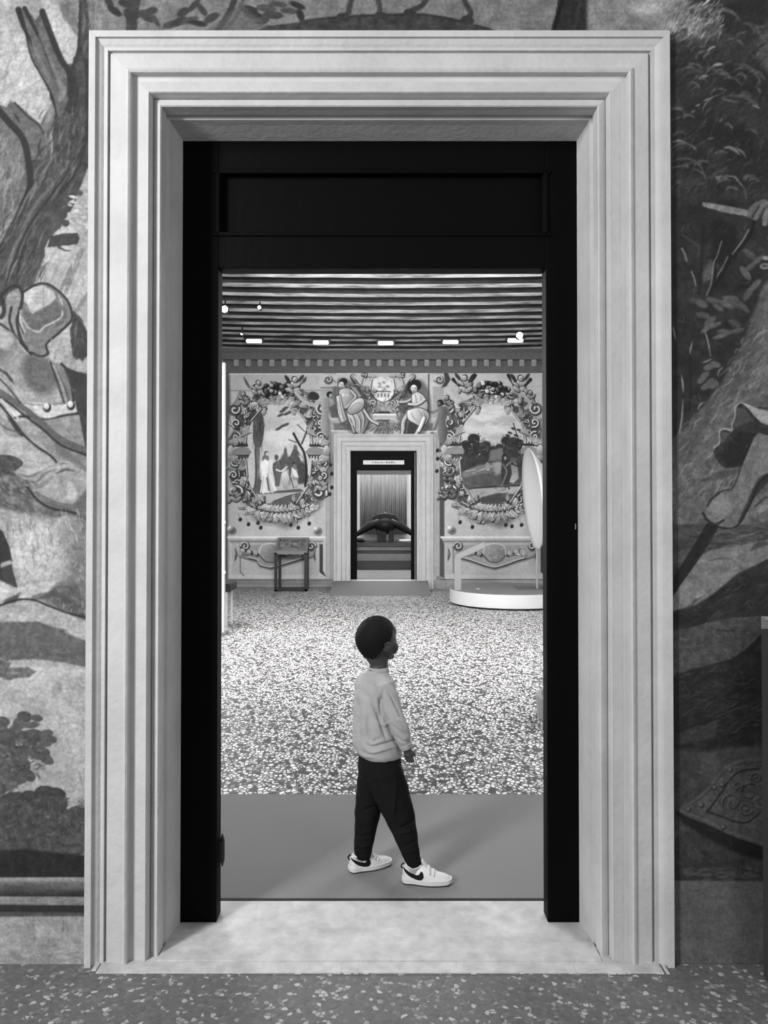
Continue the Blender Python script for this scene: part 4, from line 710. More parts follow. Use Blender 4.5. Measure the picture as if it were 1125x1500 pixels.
# ------------------------------------------------------------------ near wall with its stone portal
YW = 2.555
XC = -.0165
ztop = W(563, 45, 2.535).z; ZC = ztop-.9645
xs = np.unique(np.round(np.concatenate([np.arange(-3.4, -1.42, .02), np.arange(-1.42, -.94, .0026), np.arange(-.94, .92, .0045), np.arange(.92, 1.42, .0026), np.arange(1.42, 3.4, .02)]), 5))
zs = np.unique(np.round(np.concatenate([np.arange(0, 3.30, .0030), np.arange(3.30, 4.2, .02)]), 5))
def fill_edges(X, Z, v): return v
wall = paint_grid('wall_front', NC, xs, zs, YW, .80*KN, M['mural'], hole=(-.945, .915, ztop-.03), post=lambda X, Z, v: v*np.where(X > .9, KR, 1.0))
meta(wall, 'near wall painted with a fresco of trees, figures and ground around the stone doorway', 'wall', kind='structure')
bm = bmesh.new()
for (a, b, z0, z1) in ((-3.4, -.80, 0, 4.6), (.77, 3.4, 0, 4.6), (-.80, .77, ZC+.78, 4.6)): box(bm, a, b, YW+.012 if z0 == 0 else YW+.012, 2.93, z0, z1)
core = obj('masonry', bm, M['plaster'], wall)
# sweep of a moulding profile round a doorway
def sweep(name, prof, xc, zc, zb, m):
    bm = bmesh.new(); rows = []
    for (h, y) in prof:
        rows.append([bm.verts.new(p) for p in ((xc-h, y, zb), (xc-h, y, zc+h), (xc+h, y, zc+h), (xc+h, y, zb))])
    for i in range(len(rows)-1):
        for k in range(3): bm.faces.new((rows[i][k], rows[i][k+1], rows[i+1][k+1], rows[i+1][k]))
    bmesh.ops.recalc_face_normals(bm, faces=bm.faces)
    if sum(f.normal.y for f in bm.faces if abs(f.normal.y) > .9) > 0: bmesh.ops.reverse_faces(bm, faces=bm.faces)
    return obj(name, bm, m)
def hp(p, y): return -((p-CX0)*(y+.022)/F)+XC
prof = [(.9645, YW+.004), (.9645, 2.533)]
for p, y in ((139.5,2.533),(140.6,2.543),(144,2.545),(149,2.550),(153,2.556),(156,2.554),(158,2.553),(160.2,2.568),(161.4,2.568),(162.4,2.560),(163,2.555),(184,2.549),(185,2.542),(188,2.538),(191,2.542),(192.4,2.549),(196.4,2.577),(197.4,2.578),(197.8,2.569),(217,2.561),(218,2.560),(219.5,2.564),(223,2.582),(225.8,2.600),(226.4,2.594),(235,2.586),(237,2.590),(239.5,2.612)):
    prof.append((min(prof[-1][0], hp(p, y)), y))
hi = prof[-1][0]
prof += [(hi-.002, 2.640), (hi+.008, 2.642), (hi+.008, 2.664), (hi-.006, 2.668), (hi-.008, 2.700), (.7185, 2.79), (.7185, 2.93)]
portal = sweep('trim_1', prof, XC, ZC, 0, M['stone'])
meta(portal, 'pale stone door surround with stepped mouldings framing the near doorway', 'door surround', kind='structure')
# wall face edge hidden behind the moulding
bm = bmesh.new(); box(bm, -.93, .895, 2.50, 2.60, 0, .006); box(bm, XC-.735, XC+.735, 2.56, 2.945, 0, .010)
rs = random.Random(4)
for i in range(60):
    x = -.95+i*.0315; w = rs.uniform(.012, .03); box(bm, x, x+w, 2.515-rs.uniform(.0, .02), 2.56, 0, .004+rs.random()*.003)
thr = obj('trim_2', bm, M['thresh'], bevel=.002); meta(thr, 'worn pale stone threshold slab across the bottom of the near doorway', 'threshold', kind='structure')
# black door frame with its transom
fr = empty('door_1', (XC, 2.8, 0), 'black painted wooden door frame with a panelled transom inside the near stone doorway', 'door frame', kind='structure')
Y0, Y1 = 2.79, 2.862
xl = W(319, 745, Y0).x; xr = W(800.5, 745, Y0).x; zt = W(563, 393, Y0).z; zh = ZC+.7185
bm = bmesh.new(); box(bm, XC-.722, xl, Y0, Y1, .010, zh); obj('jamb', bm, M['black'], fr, bevel=.003)
bm = bmesh.new(); box(bm, xr, XC+.722, Y0, Y1, .010, zh); obj('jamb', bm, M['black'], fr, bevel=.003)
za, zb_ = W(563, 345, Y0).z, W(563, 250, Y0).z; xa, xb = W(316, 300, Y0).x, W(803, 300, Y0).x
bm = bmesh.new(); box(bm, xl, xr, Y0, Y1, zt, za); box(bm, xl, xr, Y0, Y1, zb_, zh); box(bm, xl, xa+.02, Y0, Y1, za, zb_); box(bm, xb-.02, xr, Y0, Y1, za, zb_); obj('transom_rail', bm, M['black'], fr, bevel=.003)
bm = bmesh.new(); box(bm, xl, xr, Y0+.028, Y1-.01, za-.01, zb_+.01)
for (a, b, c, d) in ((xa-.01, xb+.01, za-.004, za+.012), (xa-.01, xb+.01, zb_-.012, zb_+.004), (xa+.0, xa+.016, za, zb_), (xb-.016, xb, za, zb_)): box(bm, a, b, Y0-.008, Y0+.03, c, d)
obj('transom_panel', bm, M['black'], fr, bevel=.004)
p = W(326, 1245, Y0+.05)
bm = bmesh.new(); zc_ = p.z; cyl(bm, (xl+.010, Y0+.05, zc_), .0085, .075, 14); cyl(bm, (xl+.010, Y0+.05, zc_+.048), .008, .022, 12, .002); cyl(bm, (xl+.010, Y0+.05, zc_-.048), .002, .022, 12, .008)
box(bm, xl-.001, xl+.012, Y0+.03, Y0+.056, zc_-.034, zc_+.034); obj('hinge', bm, M['darkmetal'], fr)
bm = bmesh.new(); q = W(842, 772, Y0); box(bm, q.x, q.x+.004, Y0-.003, Y0+.001, q.z-.008, q.z+.012); obj('latch', bm, M['greymetal'], fr)
# floor of the near room
bm = bmesh.new(); box(bm, -3.4, 3.4, -2.5, 2.56, -.2, 0); fl = obj('floor_1', bm, M['terran']); meta(fl, 'fine grey terrazzo floor in front of the near doorway', 'floor', kind='structure')
# ------------------------------------------------------------------ the hall beyond
XL, XR, YF, ZT = -3.02, 3.12, 14.4, 4.70
bm = bmesh.new(); box(bm, XL, XR, 2.93, YF, -.2, 0); f2 = obj('floor_2', bm, M['terra']); meta(f2, 'polished coarse black and white terrazzo floor of the hall', 'floor', kind='structure')
bm = bmesh.new(); box(bm, XL-.2, XL, 2.93, YF, 0, ZT); meta(obj('wall_left', bm, M['plaster']), 'plain left wall of the hall', 'wall', kind='structure')
bm = bmesh.new(); box(bm, XR, XR+.2, 2.93, YF, 0, ZT); meta(obj('wall_right', bm, M['plaster']), 'plain right wall of the hall', 'wall', kind='structure')
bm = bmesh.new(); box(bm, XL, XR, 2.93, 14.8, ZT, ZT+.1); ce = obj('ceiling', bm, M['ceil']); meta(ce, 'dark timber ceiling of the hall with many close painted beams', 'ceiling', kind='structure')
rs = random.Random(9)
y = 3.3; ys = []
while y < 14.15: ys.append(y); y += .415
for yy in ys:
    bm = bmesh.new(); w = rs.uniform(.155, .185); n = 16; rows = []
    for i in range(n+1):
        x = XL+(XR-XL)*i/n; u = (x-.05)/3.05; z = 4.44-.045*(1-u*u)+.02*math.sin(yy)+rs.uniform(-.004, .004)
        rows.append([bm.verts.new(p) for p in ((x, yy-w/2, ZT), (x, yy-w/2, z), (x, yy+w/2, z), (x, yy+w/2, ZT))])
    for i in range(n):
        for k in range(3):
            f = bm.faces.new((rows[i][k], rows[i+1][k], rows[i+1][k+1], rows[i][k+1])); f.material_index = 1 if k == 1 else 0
    obj('beam', bm, [M['beam_side_shaded'], M['beam_low_lit']], ce)
# far wall
XD0, XD1 = W(513.7, 745, 14.4).x, W(611, 745, 14.4).x; ZR = W(563, 850, 14.4).z
xcf = W(561.8, 745, 14.35).x; zif = W(563, 660, 14.43).z; zcf = zif-.622
xs = np.arange(XL, XR+.01, .0075); zs = np.arange(0, 4.5, .0075)
fw = paint_grid('wall_back', FC, xs, zs, 14.4, .90*KF, M['mural_far'], hole=(xcf-.66, xcf+.66, zif+.05))
meta(fw, 'far hall wall frescoed with two garlanded landscape medallions and seated figures over the door', 'wall', kind='structure')
bm = bmesh.new()
for (a, b, z0, z1) in ((XL-.2, xcf-.65, 0, ZT), (xcf+.65, XR+.2, 0, ZT), (xcf-.65, xcf+.65, zif+.03, ZT)): box(bm, a, b, 14.41, 14.8, z0, z1)
box(bm, xcf-.65, xcf+.65, 14.41, 14.8, -.1, ZR-.02)
obj('masonry', bm, M['plaster'], fw)
prof = [(h-.0, yy) for h, yy in ((.925,14.40),(.925,14.325),(.90,14.325),(.893,14.34),(.875,14.35),(.865,14.365),(.865,14.35),(.80,14.35),(.795,14.34),(.785,14.35),(.78,14.385),(.72,14.385),(.715,14.375),(.70,14.385),(.68,14.41),(.655,14.415),(.65,14.43),(.622,14.43),(.622,14.8))]
pf = sweep('trim_3', prof, xcf, zcf, 0, M['stone']); meta(pf, 'pale stone surround of the small far doorway', 'door surround', kind='structure')
# cornice
bm = bmesh.new(); box(bm, XL, XR, 14.24, 14.4, 4.27, 4.45); box(bm, XL, XR, 14.35, 14.4, 4.04, 4.275); box(bm, XL, XR, 14.20, 14.4, 4.40, 4.46)
co_ = obj('trim_4', bm, M['cornice'], bevel=.01); meta(co_, 'grey dentilled cornice running along the top of the far fresco', 'cornice', kind='structure')
bm0 = bmesh.new(); box(bm0, -.045, .045, 14.27, 14.36, 4.15, 4.275); d0 = obj('dentil', bm0, M['dentil'], co_)
x = W(346, 535, 14.27).x; first = True
while x < XR-.08:
    if first: d0.location.x = x; first = False
    else:
        d = d0.copy(); COL.objects.link(d); d.location.x = x
    x += .2215
# far door frame
fd = empty('door_2', (xcf, 14.5, ZR), 'small black door frame at the far end with a white sign strip on its transom', 'door frame', kind='structure')
YD = 14.52; fx0, fx1 = W(523, 745, YD).x, W(602, 745, YD).x; zt2 = W(563, 695, YD).z
bm = bmesh.new(); box(bm, xcf-.622, fx0, YD, YD+.07, ZR, zif); obj('jamb', bm, M['black'], fd, bevel=.004)
bm = bmesh.new(); box(bm, fx1, xcf+.622, YD, YD+.07, ZR, zif); obj('jamb', bm, M['black'], fd, bevel=.004)
bm = bmesh.new(); box(bm, fx0, fx1, YD, YD+.07, zt2+.075, zif)
for (a, b, c, d) in ((fx0+.0, fx1, zt2+.10, zt2+.12), (fx0, fx1, zif-.09, zif-.07)): box(bm, a, b, YD-.012, YD, c, d)
obj('transom_panel', bm, M['black'], fd)
bm = bmesh.new(); box(bm, fx0, fx1, YD-.02, YD+.07, zt2, zt2+.07); obj('lower_rail', bm, M['darkmetal'], fd)
a = W(607.4, 745, YD).x; bm = bmesh.new(); box(bm, a, a+.014, YD-.012, YD, ZR, zif-.03); obj('lit_line_strip', bm, M['grey'], fd)  # pale strip added for the lit line along the jamb
sg = W(532, 674.3, YD-.03); sh = W(592, 680.3, YD-.03)
bm = bmesh.new(); box(bm, sg.x, sh.x, YD-.03, YD-.012, sh.z, sg.z); so = obj('door_sign', bm, M['sign']); meta(so, 'narrow white sign strip with a line of tiny text above the far door opening', 'sign')
bm = bmesh.new(); rs = random.Random(3); x = sg.x+.17
while x < sh.x-.17:
    w = rs.choice((.008, .012, .012, .016)); h = rs.choice((.020, .020, .03)); box(bm, x, x+w, YD-.032, YD-.03, sg.z-.055, sg.z-.055+h); x += w+rs.choice((.005, .005, .016))
obj('lettering', bm, M['ink'], so)
# ramp in front of the far door
A = FL(483, 873); B = FL(630, 873); bm = bmesh.new(); za = ZR-.004
vs = [bm.verts.new(p) for p in ((A.x, A.y, 0), (B.x, A.y, 0), (W(627, 850, 14.33).x, 14.33, 0), (W(487, 850, 14.33).x, 14.33, 0), (A.x, A.y, .012), (B.x, A.y, .012), (W(627, 850, 14.33).x, 14.33, za), (W(487, 850, 14.33).x, 14.33, za))]
for f in ((3,2,1,0),(4,5,6,7),(0,1,5,4),(1,2,6,5),(2,3,7,6),(3,0,4,7)): bm.faces.new([vs[i] for i in f])
meta(obj('door_ramp', bm, M['carpet']), 'low grey sloping ramp leading up to the far doorway', 'ramp')
# mat just inside the near doorway
ya, yb = FL(563, 1320).y, FL(563, 1166).y
mt = empty('floor_mat', (0, (ya+yb)/2, 0), 'plain grey mat on the floor just inside the near doorway, under the child', 'mat')
bm = bmesh.new(); box(bm, -1.05, 1.0, ya+.006, yb, 0, .009); obj('carpet', bm, M['carpet'], mt)
bm = bmesh.new(); box(bm, -1.05, 1.0, ya-.004, ya+.008, 0, .0075); obj('edge_strip', bm, M['rubber'], mt)
# ------------------------------------------------------------------ room behind the far door
bm = bmesh.new(); box(bm, -2.6, 2.6, 14.79, 20, ZR-.2, ZR-.004); meta(obj('floor_3', bm, M['backfloor']), 'grey floor of the room behind the far doorway', 'floor', kind='structure')
bm = bmesh.new(); box(bm, -2.6, 2.6, 19.2, 19.3, ZR-.2, 4.4); box(bm, -2.7, -2.6, 14.8, 19.3, ZR-.2, 4.4); box(bm, 2.6, 2.7, 14.8, 19.3, ZR-.2, 4.4); box(bm, -2.7, 2.7, 14.8, 19.3, 4.4, 4.5)
meta(obj('wall_rear', bm, M['white']), 'white walls of the room behind the far doorway', 'wall', kind='structure')
c0, c1 = W(527.5, 745, 19).x, W(596, 745, 19).x
bm = bmesh.new(); n = 160; zb0, zb1 = W(563, 783, 19).z, 3.4; prev = None
for i in range(n+1):
    x = c0+(c1-c0)*i/n; y = 19+.014*math.sin(i*.9)+.01*math.sin(i*.37+1); cur = [bm.verts.new((x, y, zb0)), bm.verts.new((x, y, zb1)), bm.verts.new((x, y+.02, zb1)), bm.verts.new((x, y+.02, zb0))]
    if prev:
        for k in range(4): bm.faces.new((prev[k], cur[k], cur[(k+1) % 4], prev[(k+1) % 4]))
    prev = cur
meta(obj('wall_hanging', bm, M['cloth'], smooth=True), 'tall grey streaked cloth hanging behind the dark sculpture in the far room', 'hanging')
tb = empty('display_table', (0, 17.2, ZR), 'long dark banded display table seen through the far doorway', 'table'); YT = 16.9
def zy(y): return W(563, y, YT).z
for nm, y0, y1, mm, dy in (('base', 836, 822, M['dark'], 0), ('plinth', 822, 811, M['midgrey'], .04), ('recess', 811, 806.5, M['dark'], .12), ('apron', 806.5, 800.5, M['midgrey'], .05), ('tabletop', 800.5, 795, M['dark'], -.04)):  # recess: shade under the apron put in as dark colour
    bm = bmesh.new(); box(bm, -1.5+dy, 1.5-dy, YT+dy, 18.2, zy(y0) if y0 != 836 else ZR, zy(y1)); obj(nm, bm, mm, tb, bevel=.006)
YS = 17.25; ztab = zy(795)
scu = empty('sculpture', (0, YS, ztab), 'dark bronze sculpture with two drooping wing arms on the far display table', 'sculpture')
P = lambda x, y, dy=0: W(x, y, YS+dy)
bm = bmesh.new(); u = YS/F
ellipsoid(bm, P(564, 769), (17*u, .16, 13*u)); ellipsoid(bm, P(564, 760), (20*u, .1, 9*u)); rtube(bm, [P(546,768), P(549,758), P(556,754), P(566,753), P(576,755), P(582,761), P(586,770)], [(3*u, .08)]*7); rtube(bm, [P(564,756), P(564,751), P(565,747.5)], [(2.6*u, .05), (2*u, .04), (1.6*u, .03)])
o = remesh(obj('body', bm, M['bronze'], scu), .02, 3)
for s in (-1, 1):
    bm = bmesh.new(); rtube(bm, [P(564+s*10, 765), P(564+s*22, 770), P(564+s*34, 778), P(564+s*44, 785), P(564+s*50, 790)], [(7*u, .12), (6.5*u, .12), (4.5*u, .1), (2.6*u, .07), (1.2*u, .04)], n=20); obj('wing', bm, M['bronze'], scu, smooth=True)
for a, b in ((552.5, 565.5), (569.5, 576.5)):
    bm = bmesh.new(); box(bm, P(a, 0).x, P(b, 0).x, YS-.1, YS+.1, ztab, P(564, 776).z); obj('support', bm, M['bronze'], scu, bevel=.01)
bm = bmesh.new(); tt = [P(595+9*math.cos(i*math.tau/20), 788.5, .15*math.sin(i*math.tau/20)-.2) for i in range(21)]; tube(bm, tt, .028, 10); o = obj('bowl', bm, M['white'], smooth=True)
for v in o.data.vertices: v.co.z += ztab+.03-P(595, 788.5).z
meta(o, 'small white ring shaped dish at the right end of the far display table', 'dish')
bm = bmesh.new(); ellipsoid(bm, Vector((P(527, 790).x, YS-.15, ztab+.05)), (.10, .08, .05)); ellipsoid(bm, Vector((P(531, 790).x, YS-.15, ztab+.03)), (.08, .06, .03)); o = remesh(obj('dark_fragment', bm, M['bronze']), .01, 2); meta(o, 'small dark lump at the left end of the far display table', 'fragment')
# ------------------------------------------------------------------ things in the hall
# reading case on slim legs by the far wall
vc = empty('display_case', (W(425, 866, 14.0).x, 14.0, 0), 'dark steel display case with a sloping glazed top against the left of the far wall', 'display case')
x0, x1 = W(402, 800, 13.97).x, W(450, 800, 13.97).x; yf_, yr = 13.95, 14.30; zf, zr = W(425, 808, 13.95).z, W(425, 788, 14.3).z
for (x, y, z) in ((x0, yf_, zf), (x1-.05, yf_, zf), (x0+.03, yr-.04, zr), (x1-.05, yr-.04, zr)):
    bm = bmesh.new(); box(bm, x, x+.052, y, y+.04, 0, z-.02); obj('leg', bm, M['darkmetal'], vc)
bm = bmesh.new(); box(bm, x0, x1, yf_, yf_+.03, .0, .04); box(bm, x0, x1, yr-.03, yr, 0, .04); obj('foot_rail', bm, M['darkmetal'], vc)
def slope(bm, xa, xb, ta, tb_, h0, h1):
    def q(t, h): return (yf_+(yr-yf_)*t, zf+(zr-zf)*t+h)
    (ya_, z0), (yb_, z1) = q(ta, 0), q(tb_, 0)
    vs = [bm.verts.new(p) for p in ((xa, ya_, z0+h0), (xb, ya_, z0+h0), (xb, yb_, z1+h0), (xa, yb_, z1+h0), (xa, ya_, z0+h1), (xb, ya_, z0+h1), (xb, yb_, z1+h1), (xa, yb_, z1+h1))]
    for f in ((3,2,1,0),(4,5,6,7),(0,1,5,4),(1,2,6,5),(2,3,7,6),(3,0,4,7)): bm.faces.new([vs[i] for i in f])
bm = bmesh.new(); slope(bm, x0, x1, 0, .12, -.05, .01); slope(bm, x0+.02, x1, .9, 1, -.04, .01); slope(bm, x0+.005, x0+.05, .1, .92, -.05, .01); slope(bm, x1-.05, x1, .1, .92, -.05, .01); obj('top_frame', bm, M['greymetal'], vc)
bm = bmesh.new(); slope(bm, x0+.05, x1-.05, .12, .9, -.045, -.035); obj('printed_panel', bm, M['paper'], vc)
bm = bmesh.new(); slope(bm, x0+.05, x1-.05, .12, .9, -.004, 0); obj('glass', bm, M['glass'], vc)
# round stage
ctr = (1.99, 12.22)
st = empty('round_platform', (ctr[0], ctr[1], 0), 'large low white round platform with a grey top on the right of the hall', 'platform')
bm = bmesh.new(); cyl(bm, (*ctr, .13), .95, .20, 96); obj('drum', bm, M['white'], st, smooth=False, bevel=.008)
bm = bmesh.new(); cyl(bm, (*ctr, .015), .91, .03, 96); obj('plinth_ring', bm, M['darkmetal'], st)
bm = bmesh.new(); cyl(bm, (*ctr, .233), .93, .008, 96); obj('deck', bm, M['midgrey'], st)
bm = bmesh.new()
for i in range(9): box(bm, ctr[0]+.10+i*.055, ctr[0]+.12+i*.055, 12.0, 12.5, .237, .241)
obj('vent_slots', bm, M['dark'], st)
bm = bmesh.new(); p0 = W(665.5, 815, 12.0); p1 = W(675, 815, 12.0)
box(bm, p0.x, p1.x, 11.96, 12.04, .237, p0.z); sd = empty('lectern', (p0.x, 12, .237), 'slim light grey post with an upward slanting arm on the round platform', 'stand'); obj('post', bm, M['grey'], sd)
bm = bmesh.new(); a0, a1 = W(668, 816, 12.0), W(710, 797, 12.0); d = (a1-a0).normalized(); nrm = Vector((-d.z, 0, d.x))*.042
vs = []
for y in (11.95, 12.05): vs += [bm.verts.new(Vector((q.x, y, q.z))) for q in (a0-nrm, a1-nrm, a1+nrm, a0+nrm)]
for f in ((0,1,2,3),(7,6,5,4),(0,4,5,1),(1,5,6,2),(2,6,7,3),(3,7,4,0)): bm.faces.new([vs[i] for i in f])
obj('arm', bm, M['grey'], sd)
bm = bmesh.new(); ellipsoid(bm, W(700, 864.5, 12.1), (.05, .04, .03)); ellipsoid(bm, W(705, 864.5, 12.15), (.03, .03, .02)); o = obj('small_figure', bm, M['white'], smooth=True); 
for v in o.data.vertices: v.co.z = max(v.co.z, .2375)
meta(o, 'tiny pale object lying on the round platform deck', 'object')
# white petal screen on a pole
ps = empty('reflector', (W(788, 865, 12.1).x, 12.1, .243), 'tall white leaf shaped dish screen on a thin pole on the round platform', 'screen')
bm = bmesh.new(); top, bot = W(772.5, 657, 12.1), W(787, 805, 12.1); cen = (top+bot)/2; Rr = (top-bot).length/2
up = (top-bot).normalized(); ang = math.radians(90); side = Vector((-math.cos(ang), math.sin(ang), 0)); side = (side-up*side.dot(up)).normalized(); nr = up.cross(side).normalized()
rings = []; nr_ = 14; na = 64
if nr.x > 0: nr = -nr
for j in range(nr_+1):
    r = j/nr_
    ring = []
    for i in range(na):
        t = i*math.tau/na; v = up*math.cos(t)*Rr*r+side*math.sin(t)*Rr*.95*r; ring.append(bm.verts.new(cen+v-nr*.30*(1-r*r)))
    rings.append(ring)
for j in range(nr_):
    for i in range(na): bm.faces.new((rings[j][i], rings[j][(i+1) % na], rings[j+1][(i+1) % na], rings[j+1][i])) if j else None
bmesh.ops.remove_doubles(bm, verts=rings[0], dist=.0001)
c_ = bm.verts.new(cen-nr*.30)
for i in range(na): bm.faces.new((c_, rings[1][i], rings[1][(i+1) % na]))
for f in list(bm.faces):
    if not f.is_valid: continue
o = obj('dish', bm, M['white'], ps, smooth=True); sm = o.modifiers.new('s', 'SOLIDIFY'); sm.thickness = .02; sm.offset = 0
bm = bmesh.new(); bt = W(786.6, 803, 12.1); cyl(bm, (bt.x, 12.1, (bt.z+.243)/2), .018, bt.z-.243, 16); obj('pole', bm, M['grey'], ps)
# tall white partition edge and stool on the left
pn = empty('standing_screen', (-1.98, 9.2, 0), 'tall narrow white standing panel at the left edge of the hall view', 'screen')
xp = W(329, 745, 9.2).x; zt3 = W(326, 532, 9.2).z
bm = bmesh.new(); box(bm, xp-.75, xp-.02, 9.19, 9.23, .05, zt3); obj('board', bm, M['grey'], pn)
bm = bmesh.new(); box(bm, xp-.022, xp, 9.17, 9.25, 0, zt3); obj('edge_profile', bm, M['white'], pn)
for yy in (765, 838):
    bm = bmesh.new(); q = W(329, yy, 9.2); cyl(bm, (q.x, 9.165, q.z), .02, .03, 14, axis='Y'); obj('knob', bm, M['white'], pn)
bm = bmesh.new(); box(bm, xp-.74, xp+.03, 9.1, 9.32, 0, .03); obj('foot', bm, M['greymetal'], pn)
so = empty('stool', (W(318, 918, 9.8).x, 9.9, 0), 'low dark topped stool with thin white legs at the left edge of the hall view', 'stool')
sx1 = W(338.5, 860, 9.75).x; zs1 = W(330, 854, 9.75).z; zs0 = W(330, 867, 9.75).z
bm = bmesh.new(); box(bm, sx1-.42, sx1, 9.72, 10.14, zs0, zs1); obj('seat', bm, M['dark'], so, bevel=.012)
for (x, y) in ((sx1-.06, 9.76), (sx1-.36, 9.76), (sx1-.06, 10.10), (sx1-.36, 10.10)):
    bm = bmesh.new(); box(bm, x-.012, x+.012, y-.012, y+.012, 0, zs0); obj('leg', bm, M['white'], so)
bm = bmesh.new(); box(bm, sx1-.36, sx1-.06, 9.755, 9.765, .2, .22); obj('stretcher', bm, M['white'], so)
# low rounded pedestal by the right door edge
lp = FL(790, 1072); zz = W(790, 1012, lp.y+.2).z
pd = empty('low_pedestal', (W(786, 1040, lp.y+.3).x+.30, lp.y+.3, 0), 'pale grey round low pedestal half hidden behind the right door jamb', 'pedestal')
bm = bmesh.new(); cyl(bm, (pd.location.x, pd.location.y, zz/2-.02), .29, zz-.06, 48, .30); obj('drum', bm, M['grey'], pd, smooth=False, bevel=.01)
bm = bmesh.new(); cyl(bm, (pd.location.x, pd.location.y, zz-.03), .27, .06, 48, .24); obj('cushion', bm, M['midgrey'], pd, bevel=.012)
# ceiling luminaires
bars = [(372, 500), (470, 502), (565, 503), (660, 501.5), (755, 499)]
names = ['leftmost', 'second left', 'middle', 'second right', 'rightmost']
proto = None
for i, (px, py) in enumerate(bars):
    q = W(px, py, 13.2)
    if proto is None:
        e = empty('ceiling_light', (q.x, 13.2, q.z), '', 'light', 'ceiling lights near the far wall')
        bm = bmesh.new(); box(bm, q.x-.128, q.x+.128, 13.17, 13.23, q.z-.022, q.z+.022); obj('lamp_face', bm, M['lamp'], e, bevel=.012)
        bm = bmesh.new(); box(bm, q.x-.16, q.x+.16, 13.12, 13.34, q.z+.024, q.z+.06); obj('housing', bm, M['dark'], e)
        proto = e; base = q.copy()
    else:
        e = proto.copy(); COL.objects.link(e); e.location = q
        for ch in list(proto.children):
            c = ch.copy(); COL.objects.link(c); c.parent = e; c.matrix_parent_inverse = ch.matrix_parent_inverse.copy()
    e['label'] = f'{names[i]} of the five small bright bar lamps under the ceiling beams'
def spot(px, py, Y, r, label, lit=True):
    q = W(px, py, Y); e = empty('spotlight', (q.x, Y, q.z), label, 'spotlight')
    bm = bmesh.new(); cyl(bm, (q.x, Y+.05, q.z), r*1.05, .1, 24, axis='Y'); obj('can', bm, M['dark'], e)
    bm = bmesh.new(); cyl(bm, (q.x, Y-.006, q.z), r, .012, 24, axis='Y'); obj('lens', bm, M['lamp'], e)
    bm = bmesh.new(); cyl(bm, (q.x, Y+.05, (q.z+4.42)/2), .012, 4.42-q.z, 10); obj('stem', bm, M['dark'], e)
spot(761, 491.5, 12.6, .052, 'round bright spotlight just above the rightmost bar lamp')
spot(329, 453, 10.6, .045, 'bright spotlight at the left edge under the ceiling')
spot(380, 450.5, 10.7, .022, 'tiny dim spotlight under the ceiling right of the left edge spotlight')
spot(354, 489.5, 12.2, .013, 'tiny spotlight hanging low just left of the leftmost bar lamp')
# dark panel at the right edge of the near room
pp = empty('floor_panel', (1.42, 2.4, 0), 'dark grey upright info panel with a pale sloping top at the right edge before the fresco', 'panel')
yp = 2.44; xe = W(1116.5, 1100, yp+.05).x; zt4 = W(1117, 903, yp+.05).z-.01
bm = bmesh.new(); box(bm, xe, xe+.45, yp, yp+.05, 0, zt4-.03); obj('board', bm, M['panel'], pp)
bm = bmesh.new(); vs = [bm.verts.new(p) for p in ((xe, yp, zt4), (xe+.03, yp-.02, zt4-.03), (xe+.45, yp-.02, zt4-.03), (xe+.45, yp+.05, zt4+.01), (xe, yp+.05, zt4+.01), (xe, yp+.05, zt4-.035), (xe+.45, yp+.05, zt4-.035))]
bm.faces.new(vs[0:5]); bmesh.ops.contextual_create(bm, geom=[vs[3], vs[4], vs[5], vs[6]]); obj('sloping_top', bm, M['panel_top'], pp)
# ------------------------------------------------------------------ the child
SK = mat('skin', .045, .5, noise=.05, nscale=30, spec=.35); HR = mat('dark hair', .0035, .75, noise=.35, nscale=60, bump=.7, bscale=160, spec=.2)
SW = mat('pale sweatshirt cloth', .34, .9, noise=.07, nscale=120, bump=.2, bscale=300, spec=.15); TR = mat('black jogger cloth', .007, .9, noise=.12, nscale=90, bump=.2, bscale=220, spec=.12)
SHM = mat('white trainer leather', .58, .5, noise=.08, nscale=20, spec=.35); SOLE = mat('white rubber sole', .55, .6); BL = mat('black trainer leather', .004, .7, spec=.15); OUT = mat('dark outsole', .012, .7); SOCK = mat('grey sock', .3, .9); LIPS = mat('lips', .06, .5); EYEW = mat('eye white', .5, .3); EYED = mat('iris', .01, .2)
YB = 3.13
kid = empty('person', (W(555, 1290, YB).x, YB, 0), 'young child in a pale sweatshirt, black joggers and white trainers walking right, facing away', 'person')
S = YB/F
def B(px, py, dy=0): return W(px, py, YB+dy)
yaw = math.radians(30); fw_ = Vector((math.cos(yaw), math.sin(yaw), 0)); rt = Vector((math.sin(yaw), -math.cos(yaw), 0))
hy = math.radians(40); hf = Vector((math.cos(hy), math.sin(hy), 0)); hr = Vector((math.sin(hy), -math.cos(hy), 0)); hu = Vector((0, 0, 1))
HC = B(551.5, 934)
pit = math.radians(-2)
HM = Matrix((hf, -hr, hu)).transposed().to_4x4(); HM.translation = HC; HM = HM @ Matrix.Rotation(pit, 4, 'Y')
def H(f, l, u): return HM @ Vector((f, l, u))           # head frame: forward, left, up
HR3 = HM.to_3x3()
def hell(bm, f, l, u, a, b, c, seg=28): ellipsoid(bm, H(f, l, u), (a, b, c), HR3, seg)
